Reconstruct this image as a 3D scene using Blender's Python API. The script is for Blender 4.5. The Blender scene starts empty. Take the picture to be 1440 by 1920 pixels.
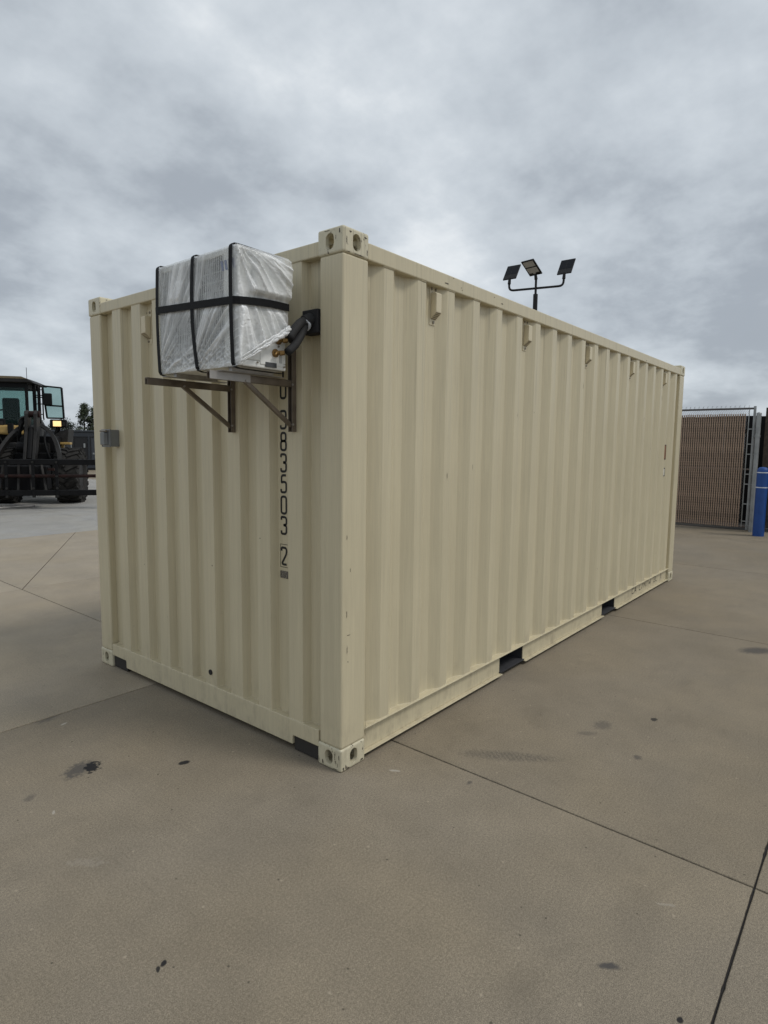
import bpy, bmesh, math, random
from mathutils import Vector, Matrix, noise
random.seed(7)
SC = bpy.context.scene
COL = SC.collection
R = math.radians

# ------------------------------------------------------------------ camera
cam = bpy.data.objects.new('camera', bpy.data.cameras.new('camera'))
COL.objects.link(cam)
cam.location = (-2.14, -1.9999, 1.6221)
cam.rotation_euler = (1.465, -0.0112, -0.8863)
cam.data.sensor_fit = 'VERTICAL'
cam.data.sensor_height = 24.0
cam.data.lens = 1157.04 / 1920 * 24.0
cam.data.clip_start = 0.05
cam.data.clip_end = 2000
SC.camera = cam

# ------------------------------------------------------------------ sky, sun, exposure
SUN_EL, SUN_DIR = R(52), Vector((0.21, -0.54, 0.82)).normalized()
world = bpy.data.worlds.new('World'); SC.world = world; world.use_nodes = True
wn, wl = world.node_tree.nodes, world.node_tree.links
wn.clear()
def W(t, **kw):
    n = wn.new(t)
    for k, v in kw.items(): setattr(n, k, v)
    return n
wout = W('ShaderNodeOutputWorld'); bg = W('ShaderNodeBackground')
sky = W('ShaderNodeTexSky', sky_type='NISHITA', sun_disc=False)
sky.sun_elevation = math.asin(SUN_DIR.z); sky.sun_rotation = math.atan2(SUN_DIR.x, SUN_DIR.y)
tc = W('ShaderNodeTexCoord'); sep = W('ShaderNodeSeparateXYZ')
wl.new(tc.outputs['Generated'], sep.inputs[0])
def wmath(op, a, b=None, clamp=False):
    n = W('ShaderNodeMath', operation=op, use_clamp=clamp)
    for i, v in enumerate((a, b)):
        if v is None: continue
        if isinstance(v, (int, float)): n.inputs[i].default_value = v
        else: wl.new(v, n.inputs[i])
    return n.outputs[0]
zc = wmath('ADD', wmath('MAXIMUM', sep.outputs['Z'], 0.0), 0.34)
comb = W('ShaderNodeCombineXYZ')
wl.new(wmath('DIVIDE', sep.outputs['X'], zc), comb.inputs[0])
wl.new(wmath('DIVIDE', sep.outputs['Y'], zc), comb.inputs[1])
def wnoise(scale, detail, rough, dist, off):
    m = W('ShaderNodeMapping'); m.inputs['Location'].default_value = off
    wl.new(comb.outputs[0], m.inputs[0])
    n = W('ShaderNodeTexNoise'); n.inputs['Scale'].default_value = scale
    n.inputs['Detail'].default_value = detail; n.inputs['Roughness'].default_value = rough
    n.inputs['Distortion'].default_value = dist
    wl.new(m.outputs[0], n.inputs['Vector']); return n.outputs[0]
big = wnoise(1.0, 2, 0.5, 0.0, (6.143, 28.229, 0))
mid = wnoise(2.3, 6, 0.57, 0.0, (20.719, 28.997, 0))
mixf = wmath('ADD', wmath('MULTIPLY', big, 0.42), wmath('MULTIPLY', mid, 0.58))
ramp = W('ShaderNodeValToRGB'); wl.new(mixf, ramp.inputs[0])
cr = ramp.color_ramp; cr.interpolation = 'B_SPLINE'
cr.elements[0].position = 0.405; cr.elements[0].color = (0.37, 0.41, 0.46, 1)
cr.elements[1].position = 0.625; cr.elements[1].color = (0.88, 0.915, 0.94, 1)
e = cr.elements.new(0.47); e.color = (0.52, 0.57, 0.62, 1)
e = cr.elements.new(0.56); e.color = (0.67, 0.725, 0.775, 1)
skys = W('ShaderNodeMixRGB', blend_type='MULTIPLY'); skys.inputs[0].default_value = 1
skys.inputs[2].default_value = (0.8, 0.8, 0.8, 1); wl.new(sky.outputs[0], skys.inputs[1])
cl10 = W('ShaderNodeMixRGB', blend_type='MULTIPLY'); cl10.inputs[0].default_value = 1
cl10.inputs[2].default_value = (10, 10, 10, 1); wl.new(ramp.outputs[0], cl10.inputs[1])
mx = W('ShaderNodeMixRGB'); mx.inputs[0].default_value = 0.93
wl.new(skys.outputs[0], mx.inputs[1]); wl.new(cl10.outputs[0], mx.inputs[2])
wl.new(mx.outputs[0], bg.inputs[0]); bg.inputs[1].default_value = 0.1
wl.new(bg.outputs[0], wout.inputs[0])

sun = bpy.data.objects.new('sun', bpy.data.lights.new('sun', 'SUN')); COL.objects.link(sun)
sun.data.energy = 1.4; sun.data.angle = R(16); sun.data.color = (1.0, 0.96, 0.90)
sun.rotation_euler = SUN_DIR.to_track_quat('Z', 'Y').to_euler()
SC.cycles.max_bounces = 6; SC.cycles.diffuse_bounces = 3; SC.cycles.glossy_bounces = 3; SC.cycles.transparent_max_bounces = 10
SC.view_settings.view_transform = 'Standard'; SC.view_settings.look = 'None'
SC.view_settings.exposure = 0.0; SC.view_settings.gamma = 1.0
SC.view_settings.use_curve_mapping = False

# ------------------------------------------------------------------ helpers
class MB:
    def __init__(s): s.v, s.f = [], []
    def add(s, vs, fs):
        b = len(s.v); s.v += [tuple(v) for v in vs]; s.f += [tuple(i + b for i in f) for f in fs]; return s
    def box(s, x0, x1, y0, y1, z0, z1):
        return s.add([(x0,y0,z0),(x1,y0,z0),(x1,y1,z0),(x0,y1,z0),(x0,y0,z1),(x1,y0,z1),(x1,y1,z1),(x0,y1,z1)],
                     [(0,3,2,1),(4,5,6,7),(0,1,5,4),(1,2,6,5),(2,3,7,6),(3,0,4,7)])
    def obox(s, c, size, M):
        h = Vector(size) / 2; c = Vector(c)
        vs = [c + M @ Vector((a*h.x, b*h.y, d*h.z)) for d in (-1,1) for a, b in ((-1,-1),(1,-1),(1,1),(-1,1))]
        return s.add(vs, [(0,3,2,1),(4,5,6,7),(0,1,5,4),(1,2,6,5),(2,3,7,6),(3,0,4,7)])
    def bar(s, p0, p1, w, h, up=(0,0,1)):
        p0, p1 = Vector(p0), Vector(p1); d = (p1-p0); L = d.length; d.normalize()
        a = d.cross(Vector(up)); a.normalize(); b = a.cross(d)
        M = Matrix((d, a, b)).transposed()
        return s.obox((p0+p1)/2, (L, w, h), M)
    def cyl(s, p0, p1, r0, r1=None, n=16, caps=True):
        r1 = r0 if r1 is None else r1
        p0, p1 = Vector(p0), Vector(p1); d = (p1-p0).normalized()
        a = d.orthogonal().normalized(); b = d.cross(a)
        vs = []
        for p, r in ((p0, r0), (p1, r1)):
            for i in range(n):
                t = 2*math.pi*i/n; vs.append(p + a*(r*math.cos(t)) + b*(r*math.sin(t)))
        fs = [(i, (i+1) % n, n+(i+1) % n, n+i) for i in range(n)]
        if caps: fs += [tuple(range(n-1, -1, -1)), tuple(range(n, 2*n))]
        return s.add(vs, fs)
    def tube(s, pts, r, n=10, caps=True):
        pts = [Vector(p) for p in pts]; rings = []; a = None
        rr = r if isinstance(r, (list, tuple)) else [r]*len(pts)
        for i, p in enumerate(pts):
            d = (pts[min(i+1, len(pts)-1)] - pts[max(i-1, 0)]).normalized()
            a = d.orthogonal().normalized() if a is None else (a - d*a.dot(d)).normalized()
            b = d.cross(a)
            rings.append([p + a*(rr[i]*math.cos(2*math.pi*k/n)) + b*(rr[i]*math.sin(2*math.pi*k/n)) for k in range(n)])
        vs = [v for g in rings for v in g]
        fs = [(i*n+k, i*n+(k+1) % n, (i+1)*n+(k+1) % n, (i+1)*n+k) for i in range(len(pts)-1) for k in range(n)]
        if caps: fs += [tuple(range(n-1, -1, -1)), tuple((len(pts)-1)*n+k for k in range(n))]
        return s.add(vs, fs)
    def prism(s, poly, fn0, fn1):
        n = len(poly); vs = [fn0(*p) for p in poly] + [fn1(*p) for p in poly]
        return s.add(vs, [tuple(range(n)), tuple(range(2*n-1, n-1, -1))] + [(i, n+i, n+(i+1) % n, (i+1) % n) for i in range(n)])
    def sheet(s, rows):
        n = len(rows[0]); vs = [v for r in rows for v in r]
        return s.add(vs, [(i*n+k, i*n+k+1, (i+1)*n+k+1, (i+1)*n+k) for i in range(len(rows)-1) for k in range(n-1)])
    def mesh(s, name, fix=True):
        m = bpy.data.meshes.new(name); m.from_pydata(s.v, [], s.f)
        if fix:
            bm = bmesh.new(); bm.from_mesh(m); bmesh.ops.recalc_face_normals(bm, faces=bm.faces); bm.to_mesh(m); bm.free()
        m.update(); return m
    def build(s, name, mat, parent=None, smooth=False, bevel=0, seg=2, fix=True):
        return place(name, s.mesh(name, fix), mat, parent, smooth, bevel, seg)
def place(name, me, mat, parent=None, smooth=False, bevel=0, seg=2):
    if mat is not None and not me.materials: me.materials.append(mat)
    o = bpy.data.objects.new(name, me); COL.objects.link(o); o.parent = parent
    if smooth:
        for p in me.polygons: p.use_smooth = True
    if bevel:
        b = o.modifiers.new('bevel', 'BEVEL'); b.width = bevel; b.segments = seg; b.limit_method = 'ANGLE'; b.angle_limit = R(40)
        b.harden_normals = False
    return o
def tag(o, label=None, cat=None, group=None, kind=None):
    for k, v in (('label', label), ('category', cat), ('group', group), ('kind', kind)):
        if v: o[k] = v
    return o
def thing(name, loc, label, cat, group=None, rz=0):
    o = bpy.data.objects.new(name, None); COL.objects.link(o); o.location = loc; o.rotation_euler = (0, 0, rz)
    o.empty_display_size = 0.2
    return tag(o, label, cat, group)
def smooth_edges(o, ang=40):
    for p in o.data.polygons: p.use_smooth = True
    try: o.data.set_sharp_from_angle(angle=R(ang))
    except Exception: pass
    return o

# ------------------------------------------------------------------ materials
class NT:
    def __init__(s, name):
        s.m = bpy.data.materials.new(name); s.m.use_nodes = True
        s.n, s.l = s.m.node_tree.nodes, s.m.node_tree.links
        s.b = s.n['Principled BSDF']; s.out = s.n['Material Output']
    def new(s, t, **kw):
        x = s.n.new(t)
        for k, v in kw.items(): setattr(x, k, v)
        return x
    def put(s, sock, v):
        if isinstance(v, (int, float)): sock.default_value = v
        elif isinstance(v, (tuple, list)): sock.default_value = tuple(v) + ((1,) if len(sock.default_value) == 4 and len(v) == 3 else ())
        else: s.l.new(v, sock)
    def math(s, op, a, b=0.0, clamp=False):
        x = s.new('ShaderNodeMath', operation=op, use_clamp=clamp); s.put(x.inputs[0], a); s.put(x.inputs[1], b); return x.outputs[0]
    def mix(s, f, a, b, mode='MIX'):
        x = s.new('ShaderNodeMixRGB', blend_type=mode); s.put(x.inputs[0], f); s.put(x.inputs[1], a); s.put(x.inputs[2], b); return x.outputs[0]
    def pos(s): return s.new('ShaderNodeNewGeometry').outputs['Position']
    def obj(s): return s.new('ShaderNodeTexCoord').outputs['Object']
    def map(s, v, scale=(1,1,1), loc=(0,0,0), rot=(0,0,0), typ='POINT'):
        x = s.new('ShaderNodeMapping', vector_type=typ); s.put(x.inputs['Vector'], v)
        x.inputs['Location'].default_value = loc; x.inputs['Rotation'].default_value = rot; x.inputs['Scale'].default_value = scale
        return x.outputs[0]
    def noise(s, v, scale, detail=4, rough=0.55, dist=0.0, out=0):
        x = s.new('ShaderNodeTexNoise'); s.put(x.inputs['Vector'], v); x.inputs['Scale'].default_value = scale
        x.inputs['Detail'].default_value = detail; x.inputs['Roughness'].default_value = rough; x.inputs['Distortion'].default_value = dist
        return x.outputs[out]
    def rng(s, v, a, b, c=0.0, d=1.0):
        x = s.new('ShaderNodeMapRange'); s.put(x.inputs[0], v)
        for i, q in enumerate((a, b, c, d)): x.inputs[i+1].default_value = q
        return x.outputs[0]
    def bump(s, h, strength=0.2, dist=0.01):
        x = s.new('ShaderNodeBump'); s.put(x.inputs['Height'], h); x.inputs['Strength'].default_value = strength; x.inputs['Distance'].default_value = dist
        s.l.new(x.outputs[0], s.b.inputs['Normal'])
    def base(s, c): s.put(s.b.inputs['Base Color'], c)
    def rough(s, r): s.put(s.b.inputs['Roughness'], r)
    def metal(s, v): s.b.inputs['Metallic'].default_value = v
    def spec(s, v): s.b.inputs['Specular IOR Level'].default_value = v

def simple(name, col, rough=0.5, metal=0.0, var=0.15, scale=9.0, bump=0.0, spec=0.5):
    t = NT(name); p = t.obj(); n = t.noise(p, scale, 5)
    f = t.rng(n, 0.3, 0.7, 1-var, 1+var)
    t.base(t.mix(1.0, col, f, 'MULTIPLY')); t.rough(t.rng(n, 0.3, 0.7, max(0.02, rough-0.08), min(1, rough+0.08)))
    t.metal(metal); t.spec(spec)
    if bump: t.bump(t.noise(p, scale*8, 3), bump, 0.003)
    return t.m

def paint_material(name, col, chips=0.0):
    t = NT(name); p = t.pos()
    streak = t.noise(t.map(p, (38, 38, 0.9)), 1.0, 3, 0.6)
    fine = t.noise(t.map(p, (160, 160, 5)), 1.0, 3, 0.6)
    cloud = t.noise(p, 1.6, 2)
    f = t.math('MULTIPLY', t.rng(streak, 0.3, 0.72, 0.93, 1.03), t.rng(cloud, 0.3, 0.7, 0.97, 1.025))
    f = t.math('MULTIPLY', f, t.rng(fine, 0.3, 0.7, 0.945, 1.04))
    c = t.mix(1.0, col, f, 'MULTIPLY')
    # thin dark weather runs below the top rail
    sp = t.new('ShaderNodeSeparateXYZ'); t.put(sp.inputs[0], p)
    runs = t.noise(t.map(p, (75, 75, 1.3), (3, 1, 0)), 1.0, 3, 0.7)
    hi = t.rng(sp.outputs['Z'], 1.5, 2.62, 0.0, 1.0)
    rf = t.math('MULTIPLY', t.rng(runs, 0.56, 0.70, 0.0, 0.45), hi)
    c = t.mix(rf, c, (0.19, 0.165, 0.115))
    # scuffs
    sc_ = t.noise(t.map(p, (14, 14, 5), (9, 4, 2)), 1.0, 5, 0.75)
    c = t.mix(t.rng(sc_, 0.70, 0.74, 0.0, 0.5), c, (0.13, 0.11, 0.085))
    lowd = t.math('MULTIPLY', t.rng(sp.outputs['Z'], 0.36, 0.03, 0.0, 1.0), t.rng(t.noise(t.map(p, (11, 11, 6), (2, 8, 1)), 1.0, 4, 0.7), 0.48, 0.70, 0.0, 0.40))
    c = t.mix(lowd, c, (0.20, 0.165, 0.12))
    if chips:
        ed = t.new('ShaderNodeNewGeometry').outputs['Pointiness']
        cn = t.noise(t.map(p, (40, 40, 16)), 1.0, 6, 0.75)
        edg = t.rng(ed, 0.50, 0.56, 0.0, 0.09)
        cm = t.rng(t.math('ADD', cn, edg), 0.668, 0.70, 0.0, 1.0)
        c = t.mix(cm, c, (0.06, 0.042, 0.028))
    t.base(c); t.rough(t.rng(streak, 0.3, 0.7, 0.34, 0.48)); t.spec(0.5)
    h = t.math('ADD', t.math('MULTIPLY', fine, 0.35), t.math('MULTIPLY', t.noise(p, 4.0, 1), 0.8))
    t.bump(h, 0.16, 0.004)
    return t.m

BEIGE = (0.575, 0.510, 0.353)
M_PAINT = paint_material('beige_paint', BEIGE)
M_CAST = paint_material('beige_paint_chipped', (0.60, 0.55, 0.40), 1.0)
M_DARKIN = simple('dark_primer', (0.035, 0.036, 0.040), 0.7)
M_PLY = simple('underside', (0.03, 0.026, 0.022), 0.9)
M_BLACKPAINT = simple('black_marking', (0.012, 0.012, 0.012), 0.55, var=0.3, scale=60)
M_VENT = simple('vent_plastic', (0.60, 0.53, 0.375), 0.5, var=0.05)
M_SCREW = simple('screw_metal', (0.22, 0.19, 0.15), 0.45, 0.6)
M_ACWHITE = simple('ac_white_enamel', (0.74, 0.74, 0.71), 0.35, var=0.06, scale=5)
M_ACGREY = simple('ac_grey_label', (0.33, 0.34, 0.33), 0.5)
M_WIRE = simple('grille_wire', (0.66, 0.67, 0.66), 0.4)
M_COIL = simple('coil_dark', (0.055, 0.058, 0.062), 0.7)
M_STRAP = simple('black_strap', (0.008, 0.008, 0.009), 0.6, var=0.3, scale=80, bump=0.3, spec=0.15)
M_BRKT = simple('bronze_anodised_bracket', (0.17, 0.14, 0.11), 0.36, 0.45, var=0.25, scale=12)
M_BRKTS = simple('steel_bracket', (0.36, 0.34, 0.32), 0.38, 0.45, var=0.2, scale=12)
M_FOAM = simple('black_foam', (0.014, 0.014, 0.015), 0.8, var=0.3, scale=40, bump=0.5)
M_BRASS = simple('brass', (0.25, 0.155, 0.06), 0.45, 0.8)
M_BLUEINK = simple('blue_print', (0.10, 0.14, 0.30), 0.5)
M_BOXGREY = simple('grey_inlet_box', (0.17, 0.175, 0.175), 0.42, 0.2, var=0.15)
M_GALV = simple('galvanised_steel', (0.30, 0.31, 0.31), 0.42, 0.55, var=0.22, scale=6)
M_SLAT = simple('tan_slat', (0.40, 0.285, 0.205), 0.5, var=0.3, scale=5)
M_TOPR = simple('dull_rail', (0.09, 0.085, 0.085), 0.5, 0.3)
M_WIREG = simple('chain_link_wire', (0.11, 0.085, 0.07), 0.5, 0.2)
M_BLUE = simple('blue_bollard_sleeve', (0.006, 0.055, 0.235), 0.4, var=0.12, scale=6)
M_WHITE = simple('white_band', (0.62, 0.65, 0.70), 0.5)
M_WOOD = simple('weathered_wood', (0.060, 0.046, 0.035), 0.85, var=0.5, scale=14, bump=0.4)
M_POLE = simple('dark_pole', (0.012, 0.011, 0.011), 0.5, var=0.2, spec=0.3)
M_PANEL = simple('solar_cells', (0.006, 0.007, 0.010), 0.35, var=0.2, scale=20, spec=0.15)
M_LEDS = simple('led_lens', (0.46, 0.44, 0.40), 0.35)
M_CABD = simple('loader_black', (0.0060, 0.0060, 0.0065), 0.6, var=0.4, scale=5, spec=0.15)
M_CABG = simple('loader_grey', (0.021, 0.0198, 0.0186), 0.55, var=0.5, scale=4, spec=0.2)
M_YEL = simple('loader_yellow', (0.36, 0.235, 0.07), 0.5, var=0.25, scale=3)
M_TAN = simple('faded_roof_paint', (0.13, 0.10, 0.055), 0.55, var=0.25)
M_RUST = simple('rusty_bar', (0.026, 0.012, 0.010), 0.7, var=0.4, scale=7, spec=0.2)
M_TYRE = simple('tyre_rubber', (0.030, 0.0285, 0.0265), 0.85, var=0.5, scale=6, bump=0.4, spec=0.15)
M_SLATE = simple('slate_cladding', (0.038, 0.043, 0.052), 0.55, var=0.15)
M_SLATED = simple('slate_dark', (0.008, 0.008, 0.009), 0.6)
M_BARK = simple('bark', (0.03, 0.024, 0.018), 0.9, var=0.4)
M_LEAF = simple('leaf', (0.030, 0.042, 0.018), 0.7, var=0.6, scale=0.8)
M_LEAF2 = simple('leaf_dark', (0.018, 0.027, 0.012), 0.7, var=0.6, scale=0.8)
M_SEAL = simple('joint_sealant', (0.018, 0.016, 0.015), 0.85, var=0.5, scale=30, bump=0.5)

def glass(name, col, alpha):
    t = NT(name); t.base(col); t.rough(0.06); tr = t.new('ShaderNodeBsdfTransparent'); tr.inputs[0].default_value = (0.75, 0.87, 0.855, 1)
    m = t.new('ShaderNodeMixShader'); m.inputs[0].default_value = alpha
    t.l.new(tr.outputs[0], m.inputs[1]); t.l.new(t.b.outputs[0], m.inputs[2]); t.l.new(m.outputs[0], t.out.inputs[0]); return t.m
M_GLASS = glass('cab_glass', (0.03, 0.05, 0.05), 0.18)
t = NT('headlight_lens'); t.base((0.9, 0.75, 0.45))
t.b.inputs['Emission Color'].default_value = (1.0, 0.62, 0.22, 1); t.b.inputs['Emission Strength'].default_value = 1.0
M_LENS = t.m

# translucent shipping film: white where it is bunched up, clearer where it is stretched flat
t = NT('plastic_film'); p = t.pos()
n1 = t.noise(t.map(p, (9, 60, 26), rot=(R(38), 0, 0)), 1.0, 5, 0.6)
n2 = t.noise(p, 7, 3)
at_ = t.new('ShaderNodeAttribute'); at_.attribute_name = 'fold'
fac = t.math('ADD', t.math('ADD', 0.24, t.math('MULTIPLY', at_.outputs['Fac'], 0.62)), t.math('ADD', t.rng(n2, 0.35, 0.7, -0.05, 0.14), t.rng(n1, 0.5, 0.75, 0.0, 0.14)), True)
t.base((0.88, 0.89, 0.89)); t.rough(0.16); t.spec(0.8)
t.bump(t.noise(t.map(p, (40, 90, 45), rot=(R(35), 0, 0)), 1.0, 4, 0.6, 0.5), 0.9, 0.008)
tr = t.new('ShaderNodeBsdfTransparent'); tr.inputs[0].default_value = (0.93, 0.94, 0.94, 1)
ms = t.new('ShaderNodeMixShader'); t.l.new(fac, ms.inputs[0]); t.l.new(tr.outputs[0], ms.inputs[1]); t.l.new(t.b.outputs[0], ms.inputs[2])
t.l.new(ms.outputs[0], t.out.inputs[0]); M_FILM = t.m

# concrete, with the marks the yard has
SPOTS = [  # cx, cy, rx, ry, angle, strength, ragged, tone
    (-0.770, 0.995, 0.055, 0.034, 60, 0.97, 1.0, 'black'), (-0.825, 1.020, 0.095, 0.055, 30, 0.75, 0.6, 'grey'),
    (-0.446, 0.682, 0.030, 0.020, -20, 0.95, 0.25, 'black'),
    (-1.188, -0.352, 0.014, 0.008, 30, 0.95, 0.4, 'black'), (-1.212, -0.360, 0.013, 0.006, 60, 0.9, 0.4, 'black'),
    (-0.297, -1.437, 0.040, 0.015, -55, 0.85, 0.5, 'grey'), (-0.351, -1.657, 0.012, 0.009, 0, 0.95, 0.5, 'black'),
    (3.582, -1.284, 0.17, 0.085, -40, 0.75, 0.35, 'grey'), (1.390, -0.808, 0.07, 0.05, 0, 0.45, 0.6, 'grey'),
    (1.130, -1.085, 0.030, 0.022, 20, 0.6, 0.5, 'grey'), (1.673, -1.017, 0.028, 0.018, 0, 0.8, 0.5, 'black'),
    (0.342, -0.534, 0.020, 0.013, 0, 0.6, 0.5, 'grey'), (-1.085, 0.936, 0.035, 0.022, 40, 0.45, 0.5, 'grey'),
    (-0.666, 1.755, 0.09, 0.05, 20, 0.5, 0.6, 'grey'), (1.23, -0.78, 0.06, 0.025, -50, 0.35, 0.6, 'grey'),
    (-0.643, 1.597, 0.020, 0.008, 20, 0.8, 0.5, 'pale'), (0.192, -0.189, 0.030, 0.009, -60, 0.7, 0.6, 'pale'),
    (-1.061, 0.741, 0.016, 0.006, 60, 0.7, 0.5, 'pale'), (-1.12, 0.30, 0.07, 0.02, -50, 0.14, 1.4, 'pale'),
    (0.10, -1.50, 0.034, 0.007, -60, 0.28, 0.9, 'pale')]
def concrete(name, col, spots=True):
    t = NT(name); p = t.pos()
    big = t.noise(p, 0.55, 2, 0.6); med = t.noise(p, 2.6, 5, 0.72); fine = t.noise(p, 105, 3, 0.85); grit = t.noise(p, 330, 1, 0.7)
    broom = t.noise(t.map(p, (150, 5, 1), rot=(0, 0, R(2))), 1.0, 2, 0.6)
    f = t.math('MULTIPLY', t.rng(big, 0.3, 0.7, 0.93, 1.06), t.rng(med, 0.3, 0.7, 0.88, 1.10))
    f = t.math('MULTIPLY', f, t.rng(fine, 0.36, 0.64, 0.80, 1.19))
    f = t.math('MULTIPLY', f, t.rng(grit, 0.34, 0.66, 0.66, 1.30))
    f = t.math('MULTIPLY', f, t.rng(broom, 0.3, 0.7, 0.965, 1.03))
    scr = t.noise(t.map(p, (2.2, 90, 1), rot=(0, 0, R(35))), 1.0, 2, 0.7); scr2 = t.noise(t.map(p, (60, 1.8, 1), rot=(0, 0, R(-25))), 1.0, 2, 0.7)
    f = t.math('MULTIPLY', f, t.math('ADD', t.rng(scr, 0.64, 0.80, 1.0, 0.82), t.rng(scr2, 0.66, 0.82, 0.0, 0.20)))
    f = t.math('MULTIPLY', f, t.rng(t.new('ShaderNodeObjectInfo').outputs['Random'], 0.0, 1.0, 0.96, 1.04))
    hue = t.mix(t.rng(t.noise(t.map(p, loc=(7, 3, 0)), 1.1, 2), 0.35, 0.68), col, tuple(c*k for c, k in zip(col, (1.02, 1.0, 0.95))))
    c = t.mix(1.0, hue, f, 'MULTIPLY')
    # damp or rubbed patches
    patch = t.noise(t.map(p, (1, 1.7, 1), (4, 9, 0), (0, 0, 0.5)), 1.4, 4, 0.68)
    c = t.mix(t.rng(patch, 0.58, 0.70, 0.0, 0.20), c, tuple(k*0.45 for k in col))
    # small pits and pale chips
    v = t.new('ShaderNodeTexVoronoi', voronoi_dimensions='2D'); t.put(v.inputs['Vector'], t.map(p, (1, 1, 0.2))); v.inputs['Scale'].default_value = 8.5
    cellr = t.new('ShaderNodeSeparateColor'); t.put(cellr.inputs[0], v.outputs['Color'])
    dn = t.math('ADD', v.outputs['Distance'], t.math('MULTIPLY', t.noise(p, 60, 3), 0.05))
    pit = t.math('MULTIPLY', t.rng(dn, 0.070, 0.045, 0.0, 1.0), t.rng(cellr.outputs[0], 0.88, 0.90, 0.0, 0.75))
    c = t.mix(pit, c, tuple(k*0.18 for k in col))
    chip = t.math('MULTIPLY', t.rng(dn, 0.085, 0.05, 0.0, 1.0), t.rng(cellr.outputs[1], 0.90, 0.92, 0.0, 0.40))
    c = t.mix(chip, c, tuple(min(1, k*2.1) for k in col))
    if spots:
        rag = t.new('ShaderNodeTexNoise'); t.put(rag.inputs['Vector'], p); rag.inputs['Scale'].default_value = 45; rag.inputs['Detail'].default_value = 5
        rc = t.math('SUBTRACT', rag.outputs[0], 0.5)
        tones = {'black': (0.010, 0.010, 0.012), 'grey': (0.055, 0.053, 0.054), 'pale': (0.42, 0.39, 0.34)}
        acc = {}
        for cx, cy, rx, ry, an, st, rg, tone in SPOTS:
            mv = t.map(p, (rx, ry, 1.0), (cx, cy, 0), (0, 0, R(an)), 'TEXTURE')
            ln = t.new('ShaderNodeVectorMath', operation='LENGTH'); t.put(ln.inputs[0], mv)
            d = t.math('ADD', ln.outputs['Value'], t.math('MULTIPLY', rc, rg*2.6))
            m = t.rng(d, 1.15, 0.55 if tone == 'grey' else 0.80, 0.0, st)
            acc[tone] = m if tone not in acc else t.math('MAXIMUM', acc[tone], m)
        for tone in ('grey', 'black', 'pale'): c = t.mix(acc[tone], c, tones[tone])
        # faint tyre track beside the container
        mv = t.map(p, (0.30, 0.060, 1.0), (0.70, -0.56, 0), (0, 0, R(-58)), 'TEXTURE')
        ln = t.new('ShaderNodeVectorMath', operation='LENGTH'); t.put(ln.inputs[0], mv)
        wv = t.new('ShaderNodeTexWave'); t.put(wv.inputs['Vector'], t.map(p, (1, 1, 1), rot=(0, 0, R(40)))); wv.inputs['Scale'].default_value = 14; wv.inputs['Distortion'].default_value = 7; wv.inputs['Detail'].default_value = 3; wv.inputs['Detail Scale'].default_value = 4
        tm = t.math('MULTIPLY', t.rng(t.math('ADD', ln.outputs['Value'], t.math('MULTIPLY', rc, 1.2)), 1.05, 0.5), t.rng(wv.outputs['Fac'], 0.2, 0.8, 0.20, 0.55))
        c = t.mix(tm, c, (0.07, 0.065, 0.06))
    t.base(c); t.rough(t.rng(med, 0.3, 0.7, 0.72, 0.9)); t.spec(0.3)
    t.bump(t.math('ADD', grit, broom), 0.35, 0.0025)
    return t.m
M_CONC = concrete('tan_concrete', (0.228, 0.195, 0.148))
M_CONC1 = concrete('tan_concrete_plain', (0.226, 0.192, 0.144), False)
M_CONC2 = concrete('pale_tan_shade_lifted', (0.300, 0.257, 0.197), False)  # slabs do differ; tone raised further to offset the container's soft shadow
M_CONC3 = concrete('paler_tan_shade_lifted', (0.33, 0.285, 0.222), False)  # farther slabs, also raised in tone against the container's shadow
M_CONCG = concrete('grey_concrete', (0.31, 0.302, 0.285), False)
M_GRAVEL = simple('dark_gravel', (0.035, 0.032, 0.028), 0.9, var=0.9, scale=40, bump=0.8)
M_FAR = concrete('far_ground', (0.225, 0.205, 0.175), False)

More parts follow.
